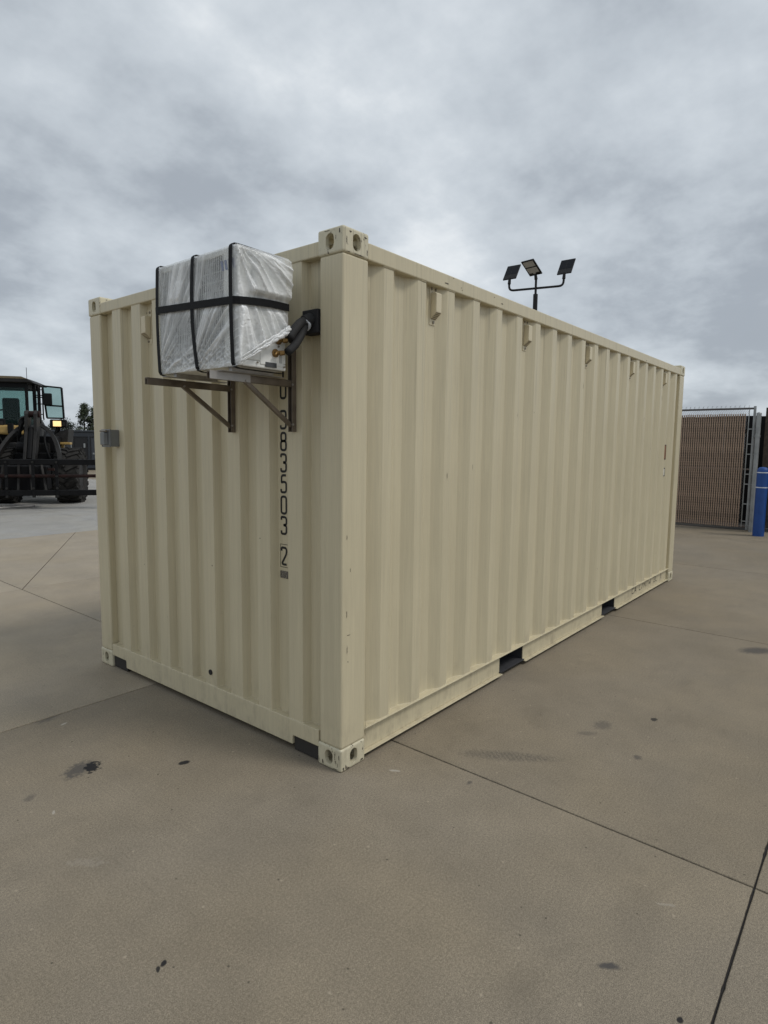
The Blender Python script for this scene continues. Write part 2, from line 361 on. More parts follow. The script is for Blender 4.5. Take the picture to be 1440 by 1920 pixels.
# ------------------------------------------------------------------ ground and slabs
g = MB(); N = 48
g.add([(0, 0, -0.03)] + [(900*math.cos(2*math.pi*i/N), 900*math.sin(2*math.pi*i/N), -0.03) for i in range(N)],
      [(0, i+1, (i+1) % N + 1) for i in range(N)])
ground = tag(g.build('ground', M_FAR), kind='structure')
YJ = [-19.2, -15.7, -12.2, -8.72, -5.22, -1.73, 1.75, 5.345, 9.43, 13.2, 16.9, 20.6, 24.3, 28.0, 31.7, 35.4]
def xj(k, y): return 0.405 + 3.42*k + 0.0185*(y + 1.73)
def slab(poly, mat, gaps, near):
    # poly: corners counter-clockwise; gaps: half width of the joint along each edge
    n = len(poly); P = [Vector((p[0], p[1])) for p in poly]; lines = []
    for i in range(n):
        a, b = P[i], P[(i+1) % n]; d = (b-a).normalized(); nr = Vector((-d.y, d.x)); lines.append((a + nr*gaps[i], d))
    C = []
    for i in range(n):
        (a, d), (b, e2) = lines[i-1], lines[i]
        den = d.x*e2.y - d.y*e2.x; tt = ((b-a).x*e2.y - (b-a).y*e2.x)/den; C.append(a + d*tt)
    out = []
    for i in range(n):
        a, b = C[i], C[(i+1) % n]; L = (b-a).length; k = max(1, int(L/(0.025 if near else 3)))
        d = (b-a).normalized(); nr = Vector((-d.y, d.x))
        for j in range(k):
            q = a + (b-a)*(j/k)
            if near and j:
                r = noise.noise(Vector((q.x*9, q.y*9, 1)))*0.0012 + max(0, noise.noise(Vector((q.x*31, q.y*31, 5))) - 0.30)*0.008*min(1.6, gaps[i]/0.004)
                q = q + nr*max(-0.001, r)
            out.append(q)
    m = len(out); cx = sum(out, Vector((0, 0)))/m
    top = []
    for i, q in enumerate(out):
        a, b = out[i-1], out[(i+1) % m]; d = (b-a).normalized(); nr = Vector((-d.y, d.x)); top.append(q + nr*0.0025)
    vs = [(q.x, q.y, 0) for q in top] + [(q.x, q.y, -0.003) for q in out] + [(q.x, q.y, -0.028) for q in out]
    fs = [tuple(range(m))] + [(i, m+i, m+(i+1) % m, (i+1) % m) for i in range(m)] + [(m+i, 2*m+i, 2*m+(i+1) % m, m+(i+1) % m) for i in range(m)]
    MB().add(vs, fs).build('concrete_slab', mat, ground, fix=False)
for k in range(-4, 8):
    for j in range(len(YJ)-1):
        y0, y1 = YJ[j], YJ[j+1]
        A, B, Cc, D = (xj(k, y0), y0), (xj(k+1, y0), y0), (xj(k+1, y1), y1), (xj(k, y1), y1)
        gy = lambda y: 0.0037 if abs(y+1.73) < .01 else (0.0022 if abs(y-5.345) < .01 else 0.0040)
        grey = k <= 2 and y0 > 9.0
        mt = M_CONCG if grey else (M_CONC if (k in (-1, 0) and -6 < y0 < 1) else ((M_CONC3 if y0 > 5 else M_CONC2) if (y0 > 1 and k <= 0) else M_CONC1))
        near = -2 <= k <= 0 and -6 < y0 < 2
        gaps = [gy(y0), 0.0042, gy(y1), 0.0042]
        if k == 0 and abs(y0-5.345) < .01:
            Mx = (2.97, y1)
            slab([A, B, Cc, Mx], mt, gaps[:3] + [0.005], near)
            slab([A, Mx, D], mt, [0.005, gaps[2], gaps[3]], near)
        else:
            slab([A, B, Cc, D], mt, gaps, near)
MB().box(xj(-4, 0)-.3, xj(8, 0), YJ[0]+.02, YJ[-1]-.02, -0.022, -0.009).build('joint_sealant', M_SEAL, ground)

# ------------------------------------------------------------------ shipping container
L, Wd, H = 6.058, 2.438, 2.6233
PX, PY = 0.181, 0.152
con = thing('shipping_container', (0, 0, 0), 'beige corrugated steel shipping container standing on the concrete yard', 'container')
# corner castings, cut from one bevelled block
def casting_mesh():
    def tmp(mb, bevel=0, seg=3):
        o = bpy.data.objects.new('tmp', mb.mesh('tmp')); COL.objects.link(o)
        if bevel:
            b = o.modifiers.new('b', 'BEVEL'); b.width = bevel; b.segments = seg; b.limit_method = 'ANGLE'
        return o
    def slot(c, ax, w, h, depth):
        pts = []
        for i in range(20):
            a = 2*math.pi*i/20; u, v = math.cos(a)*w/2, math.sin(a)*w/2
            v += (h-w)/2 * (1 if math.sin(a) >= 0 else -1); pts.append((u, v))
        if ax == 'x': f0, f1 = (lambda u, v: (c[0]-depth, c[1]+u, c[2]+v)), (lambda u, v: (c[0]+depth, c[1]+u, c[2]+v))
        elif ax == 'y': f0, f1 = (lambda u, v: (c[0]+u, c[1]-depth, c[2]+v)), (lambda u, v: (c[0]+u, c[1]+depth, c[2]+v))
        else: f0, f1 = (lambda u, v: (c[0]+v, c[1]+u, c[2]-depth)), (lambda u, v: (c[0]+v, c[1]+u, c[2]+depth))
        return tmp(MB().prism(pts, f0, f1))
    blk = tmp(MB().box(-0.004, 0.178, -0.004, 0.162, 0, 0.118), 0.011)
    cuts = [tmp(MB().box(0.018, 0.150, 0.018, 0.140, 0.020, 0.096)), slot((0, 0.081, 0.060), 'x', 0.054, 0.074, 0.05),
            slot((0.089, 0, 0.060), 'y', 0.056, 0.078, 0.05), slot((0.089, 0.081, 0.0), 'z', 0.058, 0.11, 0.05)]
    for c in cuts:
        m = blk.modifiers.new('c', 'BOOLEAN'); m.operation = 'DIFFERENCE'; m.object = c; m.solver = 'EXACT'
    dg = bpy.context.evaluated_depsgraph_get(); dg.update()
    me = bpy.data.meshes.new_from_object(blk.evaluated_get(dg)); me.name = 'corner_casting'
    for o in [blk] + cuts: bpy.data.objects.remove(o)
    return me
cast = casting_mesh(); cast.materials.clear(); cast.materials.append(M_CAST)
for x, sx in ((0, 1), (L, -1)):
    for y, sy in ((0, 1), (Wd, -1)):
        for z, sz in ((0, 1), (H, -1)):
            o = place('corner_casting', cast, M_CAST, con); o.location = (x, y, z); o.scale = (sx, sy, sz)
        x0, x1 = (x, x+PX) if sx > 0 else (x-PX, x); y0, y1 = (y, y+PY) if sy > 0 else (y-PY, y)
        MB().box(x0, x1, y0, y1, 0.1175, H-0.1175).build('corner_post', M_PAINT, con, bevel=0.012, seg=4)
# corrugated side panels
def side_profile():
    pr = [(PX-.003, .050), (.237, .050)]; k = 0
    while True:
        a = .309 + .2835*k
        if a + .072 > L - PX - .09: break
        pr += [(a, .008), (a+.072, .008), (a+.140, .050), (a+.2115, .050)]; k += 1
    pr[-1] = (min(pr[-1][0], L-PX+.003), .050)
    if pr[-1][0] < L-PX: pr.append((L-PX+.003, .050))
    return pr
SP = side_profile()
def round_profile(pr, r=0.0016):
    out = [pr[0]]
    for a, b, c in zip(pr, pr[1:], pr[2:]):
        a, b, c = Vector(a), Vector(b), Vector(c); u, v = (a-b).normalized(), (c-b).normalized()
        out += [tuple(b+u*r), tuple(b+(u+v)*r*0.25), tuple(b+v*r)]
    return out + [pr[-1]]
def panel(pr, fn, z0, z1, name):
    zs = [z0, z1]; mb = MB()
    n = len(pr); rows = [[fn(a, b, z) for a, b in pr] for z in zs] + [[fn(a, b+.003, z) for a, b in pr] for z in zs]
    mb.sheet(rows[:2]); mb.sheet(rows[2:])
    o = mb.build(name, M_PAINT, con); return o
SPR = round_profile(SP)
smooth_edges(panel(SPR, lambda a, b, z: (a, b, z), .169, 2.51, 'side_panel'), 3)
smooth_edges(panel(SPR, lambda a, b, z: (a, Wd-b, z), .169, 2.51, 'side_panel'), 3)
# corrugated front end panel
EP = [(2.29, .0515)]
for k in range(8):
    a = 2.131 - .249*k; EP += [(a+.020, .0515), (a, .006), (a-.107, .006), (a-.127, .0515)]
EP.append((PY-.003, .0515)); EPR = round_profile(EP)
smooth_edges(panel(EPR, lambda a, b, z: (b, a, z), .160, 2.52, 'end_panel'), 3)
# rails
MB().box(PX-.004, L-PX+.004, 0.0005, .062, 2.508, 2.588).build('top_side_rail', M_PAINT, con, bevel=.006)
MB().box(PX-.004, L-PX+.004, Wd-.062, Wd-.0005, 2.508, 2.588).build('top_side_rail', M_PAINT, con, bevel=.006)
MB().box(0.0005, .062, .160, Wd-.160, 2.510, 2.580).build('top_end_rail', M_PAINT, con, bevel=.006)
MB().box(L-.062, L-.0005, .160, Wd-.160, 2.510, 2.580).build('top_end_rail', M_PAINT, con, bevel=.006)
MB().box(.058, L-.058, .058, Wd-.058, 2.560, 2.572).build('roof_panel', M_PAINT, con)
POCK = [(1.668, 2.026), (3.681, 4.036)]
def side_rail(yf):
    mb = MB(); mb2 = MB()
    xs = [.160, POCK[0][0], POCK[0][1], POCK[1][0], POCK[1][1], L-.160]
    def bx(x0, x1, y0, y1, z0, z1):
        a, b = sorted((yf(y0), yf(y1))); mb.box(x0, x1, a, b, z0, z1)
    bx(.172, L-.172, .0, .066, .1625, .1690)
    for x0, x1 in zip(xs[::2], xs[1::2]):
        bx(x0, x1, .030, .0365, .0330, .1620); bx(x0, x1, .001, .0365, .0265, .0325)
    o = mb.build('bottom_side_rail', M_PAINT, con, bevel=.002)
side_rail(lambda y: y); side_rail(lambda y: Wd-y)
for x0, x1 in POCK:   # fork pockets run right through
    mb = MB(); mb.box(x0-.006, x0-.0005, .037, Wd-.037, .030, .160); mb.box(x1+.0005, x1+.006, .037, Wd-.037, .030, .160)
    mb.box(x0-.005, x1+.005, .016, Wd-.016, .036, .042); mb.box(x0-.005, x1+.005, .030, Wd-.030, .150, .158)
    mb.build('fork_pocket', M_DARKIN, con)
MB().box(.09, L-.09, .068, Wd-.068, .148, .166).build('floor', M_PLY, con)
for k in range(18):
    x = .33 + .318*k
    if not any(a-.04 < x < b+.04 for a, b in POCK): MB().box(x, x+.045, .07, Wd-.07, .045, .147).build('cross_member', M_DARKIN, con)
poly = [(.160, .172), (2.278, .172), (2.278, .090), (2.094, .090), (2.086, .082), (2.086, .036), (.356, .036), (.356, .078), (.348, .086), (.160, .086)]
MB().prism(poly, lambda y, z: (.001, y, z), lambda y, z: (.085, y, z)).build('bottom_end_sill', M_PAINT, con, bevel=.003)
MB().box(L-.085, L-.001, .160, 2.278, .036, .172).build('bottom_end_sill', M_PAINT, con, bevel=.003)
for y0, y1 in ((.166, .352), (2.090, 2.272)): MB().box(.012, .40, y0+.002, y1-.002, .006, .084).build('notch_shade_fill', M_PLY, con)  # dark blocks added in the sill notches to paint their deep shadow
# doors on the far end
for y0, y1 in ((.156, 1.217), (1.221, 2.282)):
    d = MB().box(L-.05, L-.012, y0, y1, .174, 2.508).build('door', M_PAINT, con, bevel=.003)
    for q in (.3, .7):
        y = y0 + (y1-y0)*q; MB().cyl((L+.012, y, .14), (L+.012, y, 2.54), .017).build('locking_rod', M_PAINT, d)
# weld beads where the panels meet the rails
def weld(pr, fn, name='weld_bead'):
    pts = []
    for (a, b), (c, d) in zip(pr, pr[1:]):
        n = max(1, int(math.hypot(c-a, d-b)/.012))
        for i in range(n): pts.append((a+(c-a)*i/n, b+(d-b)*i/n))
    path = [fn(a, b - .001) for a, b in pts]
    rr = [0.0034 + 0.0012*noise.noise(Vector((i*.37, 2, 1))) for i in range(len(path))]
    return MB().tube(path, rr, 6).build(name, M_CAST if False else M_PAINT, con, smooth=True)
weld(SP, lambda a, b: (a, b, .1695)); weld(EP, lambda a, b: (b, a, .1725)); weld(SP, lambda a, b: (a, b, 2.5075))
MB().tube([(0.181, -.0005, z*.1+.13) for z in range(24)], .0018, 6).build('weld_bead', M_PAINT, con, smooth=True)

# paint chips and scratches in the places where the steel has been knocked
def chip(ax, off, u, z, w, h, seed):
    rn = random.Random(seed); n = 15; pts = []
    for i in range(n):
        a = 2*math.pi*i/n; k = rn.uniform(.35, 1.0); pts.append((u + w/2*k*math.cos(a), z + h/2*k*math.sin(a)))
    f = (lambda a, b: (off, a, b)) if ax == 'x' else (lambda a, b: (a, off, b))
    mb = MB(); c_ = f(u, z); mb.add([c_] + [f(*p) for p in pts], [(0, i+1, (i+1) % n + 1) for i in range(n)])
    mb.build('paint_chip', M_CHIP, con, fix=False)
M_CHIP = simple('bare_rusty_steel', (.055, .042, .032), .7, var=.5, scale=80)
CH = [('x', -.0045, .011, .078, .007, .040), ('y', -.0045, .013, .016, .016, .026), ('y', -.0045, .030, .020, .010, .034), ('y', -.0045, .050, .010, .022, .010), ('x', -.0045, .040, .010, .05, .007),
      ('y', -.0045, .150, .014, .03, .012), ('y', -.0045, .045, 2.603, .020, .012), ('y', -.0045, .020, 2.560, .012, .060), ('y', -.0045, .163, 2.535, .010, .045), ('y', -.0045, .105, 2.512, .100, .006),
      ('y', -.0045, .150, 2.600, .03, .010), ('x', -.0045, .018, 2.598, .010, .034), ('x', -.0045, .10, 2.612, .05, .006), ('y', -.0045, .030, 2.511, .04, .005),
      ('y', -.0006, .040, .620, .006, .060), ('y', -.0006, .052, .695, .030, .006), ('y', -.0006, .046, .560, .010, .010), ('y', -.0006, .036, .800, .006, .05), ('y', -.0006, .060, 1.02, .005, .03), ('y', -.0006, .035, 1.18, .006, .04)]
rn_ = random.Random(11)
for k in (2, 3, 5, 6, 9, 11, 13, 15, 16, 17, 18):
    CH.append(('y', .0074, .309+.2835*k+rn_.uniform(.012, .06), rn_.uniform(.5, 2.2), rn_.uniform(.003, .007), rn_.uniform(.015, .10)))
for k in (1, 2, 4, 6): CH.append(('x', .0054, 2.131-.249*k-rn_.uniform(.02, .09), rn_.uniform(.3, 1.6), rn_.uniform(.005, .010), rn_.uniform(.006, .02)))
for i in range(8): CH.append(('y', -.0006+.0, rn_.uniform(.4, 5.6), rn_.uniform(2.515, 2.58), rn_.uniform(.01, .05), rn_.uniform(.004, .010)))
for i, (ax, off, u, z, w, h) in enumerate(CH): chip(ax, off, u, z, w, h, i)

# ventilators high on the walls
def vent(loc, rz):
    mb = MB(); prof = [(-.034, .0), (-.034, .212), (.034, .212), (.034, .0)]
    base = MB().prism(prof, lambda a, z: (a, -.004, z-.106), lambda a, z: (a, 0, z-.106))
    b = base.build('ventilator', M_VENT, con, bevel=.0015); b.location = loc; b.rotation_euler = (0, 0, rz)
    pr = [(-.0045, .068), (-.040, .066), (-.044, .060), (-.044, -.040), (-.0045, -.074)]
    body = MB().prism(pr, lambda y, z: (-.026, y, z), lambda y, z: (.026, y, z)).build('vent_hood', M_VENT, b, bevel=.004)
    lo = MB()
    for i in range(5):
        q = i/5 + .1; y = -.044 + .0395*q; z = -.040 - .034*q
        lo.obox((0, y-.0005, z-.0007), (.044, .0035, .0016), Matrix.Rotation(R(-40), 3, 'X'))
    lo.build('louvre', M_SCREW, b)
    for sx, sz in ((-.019, .090), (.019, .090), (0, -.090)):
        MB().cyl((sx, -.004, sz), (sx, -.009, sz), .0075, n=8).build('screw', M_SCREW, b)
    return b
for k in range(5): vent((.790 + 1.134*k, .050, 2.408), 0)
vent((.0515, 1.745, 2.365), R(-90)); vent((.0515, .75, 2.365), R(-90))

# flat painted lettering as mitred ribbons
def rounded(path, r, closed=False):
    P = [Vector(p) for p in path]; n = len(P); out = []
    rng = range(n) if closed else range(1, n-1)
    if not closed: out.append(P[0])
    for i in rng:
        a, b, c = P[i-1], P[i], P[(i+1) % n]; u, v = (a-b), (c-b)
        rr = min(r, u.length*.49, v.length*.49); p0, p1 = b+u.normalized()*rr, b+v.normalized()*rr
        for k in range(6):
            q = k/5; out.append(p0*(1-q)**2 + b*2*q*(1-q) + p1*q*q)
    if closed: out.append(out[0])
    else: out.append(P[-1])
    return out
def ribbon(mb, pts, w, fn):
    rows = []
    n = len(pts); closed = (pts[0]-pts[-1]).length < 1e-9
    for i, p in enumerate(pts):
        a = pts[i-1] if i else (pts[-2] if closed else p); b = pts[i+1] if i < n-1 else (pts[1] if closed else p)
        d = (b-a).normalized(); nr = Vector((-d.y, d.x)); rows.append([fn(*(p+nr*w/2)), fn(*(p-nr*w/2))])
    mb.sheet(rows)
GL = {'0': [([(0,0),(1,0),(1,2),(0,2)], True)], '8': [([(0,0),(1,0),(1,1.06),(0,1.06)], True), ([(0.04,1.06),(.96,1.06),(.96,2),(0.04,2)], True)],
      '3': [([(0,1.65),(0,2),(1,2),(1,1.12),(.42,1.05)], False), ([(.42,1.05),(1,.98),(1,0),(0,0),(0,.38)], False)],
      '5': [([(.98,2),(.08,2),(.08,1.12),(.35,1.22),(1,1.2),(1,0),(0,0),(0,.38)], False)],
      '2': [([(0,1.6),(0,2),(1,2),(1,1.3),(.0,.0),(1,0)], False)], 'U': [([(0,2),(0,0),(1,0),(1,2)], False)],
      'T': [([(.5,0),(.5,2)], False), ([(0,2),(1,2)], False)], '1': [([(.5,0),(.5,2)], False)], 'L': [([(0,2),(0,0),(.9,0)], False)],
      '/': [([(0,0),(.9,2)], False)], 'N': [([(0,0),(0,2),(1,0),(1,2)], False)], 'W': [([(0,2),(.25,0),(.5,1.4),(.75,0),(1,2)], False)],
      'C': [([(1,1.6),(1,2),(0,2),(0,0),(1,0),(1,.4)], False)], 'A': [([(0,0),(.5,2),(1,0)], False), ([(.2,.7),(.8,.7)], False)]}
def glyph(name, ch, u0, v0, w, h, sw, fn, r=.4, parent=con, mat=M_BLACKPAINT):
    mb = MB()
    for path, cl in GL[ch]:
        P = [Vector((u0 + a*w, v0 + b/2*h)) for a, b in path]
        ribbon(mb, rounded(P, r*w, cl), sw, fn)
    return mb.build(name, mat, parent, fix=False)
endfn = lambda u, v: (.0503, .489-u, v)
for ch, z0, z1 in (('T', 1.967, 2.065), ('U', 1.862, 1.962), ('3', 1.706, 1.804), ('8', 1.593, 1.691), ('3', 1.481, 1.579), ('5', 1.371, 1.469), ('0', 1.258, 1.356), ('3', 1.149, 1.247), ('2', .984, 1.082)):
    glyph('container_digit', ch, 0, z0+.004, .039, z1-z0-.008, .0125, endfn)
mb = MB()
for a, b in (((-.009, .973), (-.009, 1.096)), ((-.009, 1.096), (.047, 1.096)), ((-.009, .973), (.047, .973))):
    ribbon(mb, [Vector(a), Vector(b)], .0028, endfn)
mb.build('check_digit_frame', M_BLACKPAINT, con, fix=False)
t = NT('data_plate'); nn = t.noise(t.map(t.pos(), (1, 120, 190)), 1.0, 2)
t.base(t.mix(t.rng(nn, .4, .6), (.05, .045, .04), (.24, .22, .19))); t.rough(.4); t.metal(.4)
MB().box(.0465, .0500, .434, .496, .914, .952).build('data_plate', t.m, con)
# drain hole low in the end panel, its dark inside painted as a black disc
MB().cyl((.001, 1.085, .252), (.0062, 1.085, .252), .0165, n=20).build('hole_disc', M_BLACKPAINT, con)
# stencilled marks on the bottom rail and stickers by the far post
railfn = lambda u, v: (4.58+u, .0288, v)
uu = 0
for ch, w in (('C', .05), ('A', .06), (' ', .05), ('L', .05), ('/', .06), ('N', .06), ('T', .06), ('W', .08), (' ', .06), ('2', .05), ('L', .05), (' ', .09), ('1', .03)):
    if ch != ' ': glyph('rail_letter', ch, uu, .078, w, .062, .008, railfn, .25)
    uu += w + .028
stk = simple('orange_sticker', (.25, .11, .05), .5); wst = simple('white_sticker', (.6, .57, .48), .5)
for z0, z1, m in ((1.508, 1.678, stk), (1.315, 1.412, wst)):
    s_ = MB().box(5.416, 5.480, .0070, .0076, z0, z1).build('sticker', m, con)
    mb = MB(); f2 = lambda u, v: (5.416+u, .0064, v)
    ribbon(mb, rounded([Vector((.012, z0+.006)), Vector((.056, z0+.006)), Vector((.056, z1-.006)), Vector((.012, z1-.006))], .01), .013, f2)
    mb.build('sticker_border', M_BLACKPAINT, s_, fix=False)

# ------------------------------------------------------------------ grey power inlet box
box = thing('power_inlet_box', (.006, 2.142, 1.657), 'small grey electrical inlet box on left edge of container end', 'electrical box')
MB().box(-.060, 0, -.057, .057, -.057, .057).build('housing', M_BOXGREY, box, bevel=.004)
MB().box(-.068, -.0605, -.060, .060, -.060, .060).build('face_plate', M_BOXGREY, box, bevel=.003)
lid = MB().prism([(-.034, -.045), (.034, -.045), (.034, .030), (.022, .042), (-.022, .042), (-.034, .030)], lambda y, z: (-.094, y*.8, z), lambda y, z: (-.0685, y, z)).build('flap_lid', M_BOXGREY, box, bevel=.004)
MB().cyl((-.082, -.040, .048), (-.082, .040, .048), .007, n=10).build('hinge_pin', M_SCREW, box)
for a in (-.048, .048):
    for b in (-.048, .048): MB().cyl((-.068, a, b), (-.071, a, b), .005, n=8).build('screw', M_SCREW, box)

# ------------------------------------------------------------------ wall brackets
def bracket(y, m_arm, m_tip, label, tipx):
    b = thing('wall_bracket', (0, y, 1.69), label, 'bracket', 'brackets under the wrapped unit')
    def ch(mb, p0, p1, w, h, up): return mb.bar(p0, p1, w, h, up)
    # upright: channel of web and two flanges
    u = MB(); u.box(-.006, .004, -.0155, .0155, 0, .40); u.box(-.024, -.006, -.0155, -.0125, 0, .40); u.box(-.024, -.006, .0125, .0155, 0, .40)
    u.build('upright', m_arm, b, bevel=.0012)
    a = MB(); a.box(tipx, -.007, -.0120, .0120, .250, .2535); a.box(tipx, -.007, -.0120, -.0092, .220, .2495); a.box(tipx, -.007, .0092, .0120, .220, .2495)
    ar = a.build('arm', m_arm, b, bevel=.0012)
    if m_tip: MB().box(tipx-.002, tipx*.56, -.0145, -.0122, .219, .256).build('sheen_strip', m_tip, ar, bevel=.0008)  # added pale strip: reflection on the arm's front half put into colour
    x0, z0, x1, z1 = tipx*.62, .214, -.018, .030
    c = MB(); c.bar((x0, 0, z0+.018), (x1, 0, z1), .0175, .021); c.build('brace', m_arm, b, bevel=.002)
    for p in ((x0+.006, .214+.012), (-.018, .036), (-.020, .232)):
        for s_ in (-1, 1): MB().cyl((p[0], s_*.0085, p[1]), (p[0], s_*.0185, p[1]), .0055, n=8).build('bolt', M_BRKTS, b)
    return b
bracket(.335, M_BRKT, M_BRKTS, 'bronze wall bracket under wrapped unit, nearer the container corner', -.500)
bracket(.825, M_BRKT, None, 'bronze wall bracket under wrapped unit, farther from the container corner', -.512)

# ------------------------------------------------------------------ wrapped air conditioner
AX0, AX1, AY0, AY1, AZ0, AZ1 = -.418, -.145, .228, .842, 1.968, 2.474
ac = thing('air_conditioner', (-.28, .535, 1.9445), 'white outdoor air conditioner wrapped in clear plastic with black straps on brackets', 'air conditioner')
ox, oy, oz = ac.location
class LB(MB):
    def build(s, *a, **k):
        s.v = [(x-ox, y-oy, z-oz) for x, y, z in s.v]; return MB.build(s, *a, **k)
# casing: shell open at the front grille
c = LB(); c.box(AX0+.02, AX1, AY0, AY1, AZ0, AZ0+.03); c.box(AX0+.02, AX1, AY0, AY1, AZ1-.03, AZ1); c.box(AX0+.02, AX1, AY0, AY0+.10, AZ0+.03, AZ1-.03)
c.box(AX0+.02, AX1, AY1-.03, AY1, AZ0+.03, AZ1-.03)
c.build('casing', M_ACWHITE, ac, bevel=.006)
c = LB(); c.box(AX0+.06, AX1-.01, AY0+.10, AY1-.03, AZ0+.03, AZ1-.03); coil = c.build('coil', M_COIL, ac)
f = LB()   # front panel frame around the grille
gy0, gy1, gz0, gz1 = AY0+.100, AY1-.022, AZ0+.030, AZ1-.026
f.box(AX0, AX0+.0195, AY0, gy0, AZ0, AZ1); f.box(AX0, AX0+.0195, gy1, AY1, AZ0, AZ1); f.box(AX0, AX0+.0195, gy0, gy1, AZ0, gz0); f.box(AX0, AX0+.0195, gy0, gy1, gz1, AZ1)
f.build('front_panel', M_ACWHITE, ac, bevel=.005)
gr = LB()
for i in range(34):
    y = gy0 + (gy1-gy0)*(i+.5)/34; gr.cyl((AX0+.004, y, gz0-.004), (AX0+.004, y, gz1+.004), .0028, n=5)
for i in range(11):
    z = gz0 + (gz1-gz0)*(i+.5)/11; gr.cyl((AX0+.009, gy0-.004, z), (AX0+.009, gy1+.004, z), .0026, n=5)
gr.build('grille', M_WIRE, ac)
fan = LB(); fc = Vector((AX0+.050, (gy0+gy1)/2, (gz0+gz1)/2)); fan.cyl(fc, fc+Vector((-.022, 0, 0)), .055, n=20)
for k in range(3):
    a = R(120*k+20); rows = []
    for r in (.05, .12, .19):
        rows.append([fc + Vector((-.018+.024*q, r*math.cos(a+q*.9), r*math.sin(a+q*.9))) for q in (0, .25, .5, .75, 1)])
    fan.sheet(rows)
fan.build('fan', M_ACGREY, ac)
# side service cover and recessed valve panel
c = LB(); c.prism([(AX1-.010, 2.290), (AX1-.010, 2.452), (-.30, 2.452), (-.345, 2.40), (-.345, 2.315), (-.32, 2.290)], lambda x, z: (x, AY0-.024, z), lambda x, z: (x, AY0+.001, z))
c.build('service_cover', M_ACWHITE, ac, bevel=.012, seg=3)
pl = LB(); pl.box(-.300, -.165, AY0-.0035, AY0+.001, 1.985, 2.200); plate = pl.build('valve_plate', M_ACWHITE, ac, bevel=.003)
LB().box(-.272, -.206, AY0-.0055, AY0-.0036, 1.976, 1.998).build('handle_recess', M_COIL, ac, bevel=.002)
LB().box(-.360, -.312, AY0-.0012, AY0+.001, 2.030, 2.052).build('rating_label', M_ACGREY, ac)
LB().box(-.352, -.300, AY0-.0012, AY0+.001, 2.085, 2.150).build('rating_label', M_ACGREY, ac)
for x, z in ((-.318, 1.990), (-.160, 1.985), (-.318, 2.16), (-.195, 2.075)):
    LB().cyl((x, AY0-.004, z), (x, AY0-.0085, z), .0045, n=8).build('screw', M_SCREW, ac)
for k in (-.178, -.186): LB().cyl((k, AY0-.0045, 2.0+.0), (k, AY0-.0045, 2.055), .0018, n=6).build('pressed_rib', M_ACGREY, ac)
def valve(x, z):
    v = LB(); v.cyl((x, AY0-.003, z), (x, AY0-.010, z), .019, n=16); v.cyl((x, AY0-.010, z), (x+.006, AY0-.030, z), .010, n=12)
    v.cyl((x+.006, AY0-.030, z-.002), (x+.020, AY0-.048, z), .0125, .0105, n=6); v.cyl((x-.004, AY0-.02, z), (x-.018, AY0-.024, z-.012), .006, n=8)
    v.build('valve', M_BRASS, ac, bevel=.001)
valve(-.195, 2.102); valve(-.214, 2.043)
for y in (.31, .75):
    ft = LB(); ft.box(-.46, -.10, y-.016, y+.016, 1.9455, 1.9485); ft.box(-.40, -.16, y-.012, y+.012, 1.9485, 1.9675); ft.build('foot_rail', M_BRKTS, ac, bevel=.001)
# blue logo bars and triangle marks printed on the front
for k in range(4):
    y = .346 - k*.027; lb = LB(); lb.prism([(y, 2.424), (y-.017, 2.422), (y-.026, 2.380), (y-.009, 2.382)], lambda a, z: (AX0-.0005, a, z), lambda a, z: (AX0-.0015, a, z)); lb.build('logo_bar', M_BLUEINK, ac)
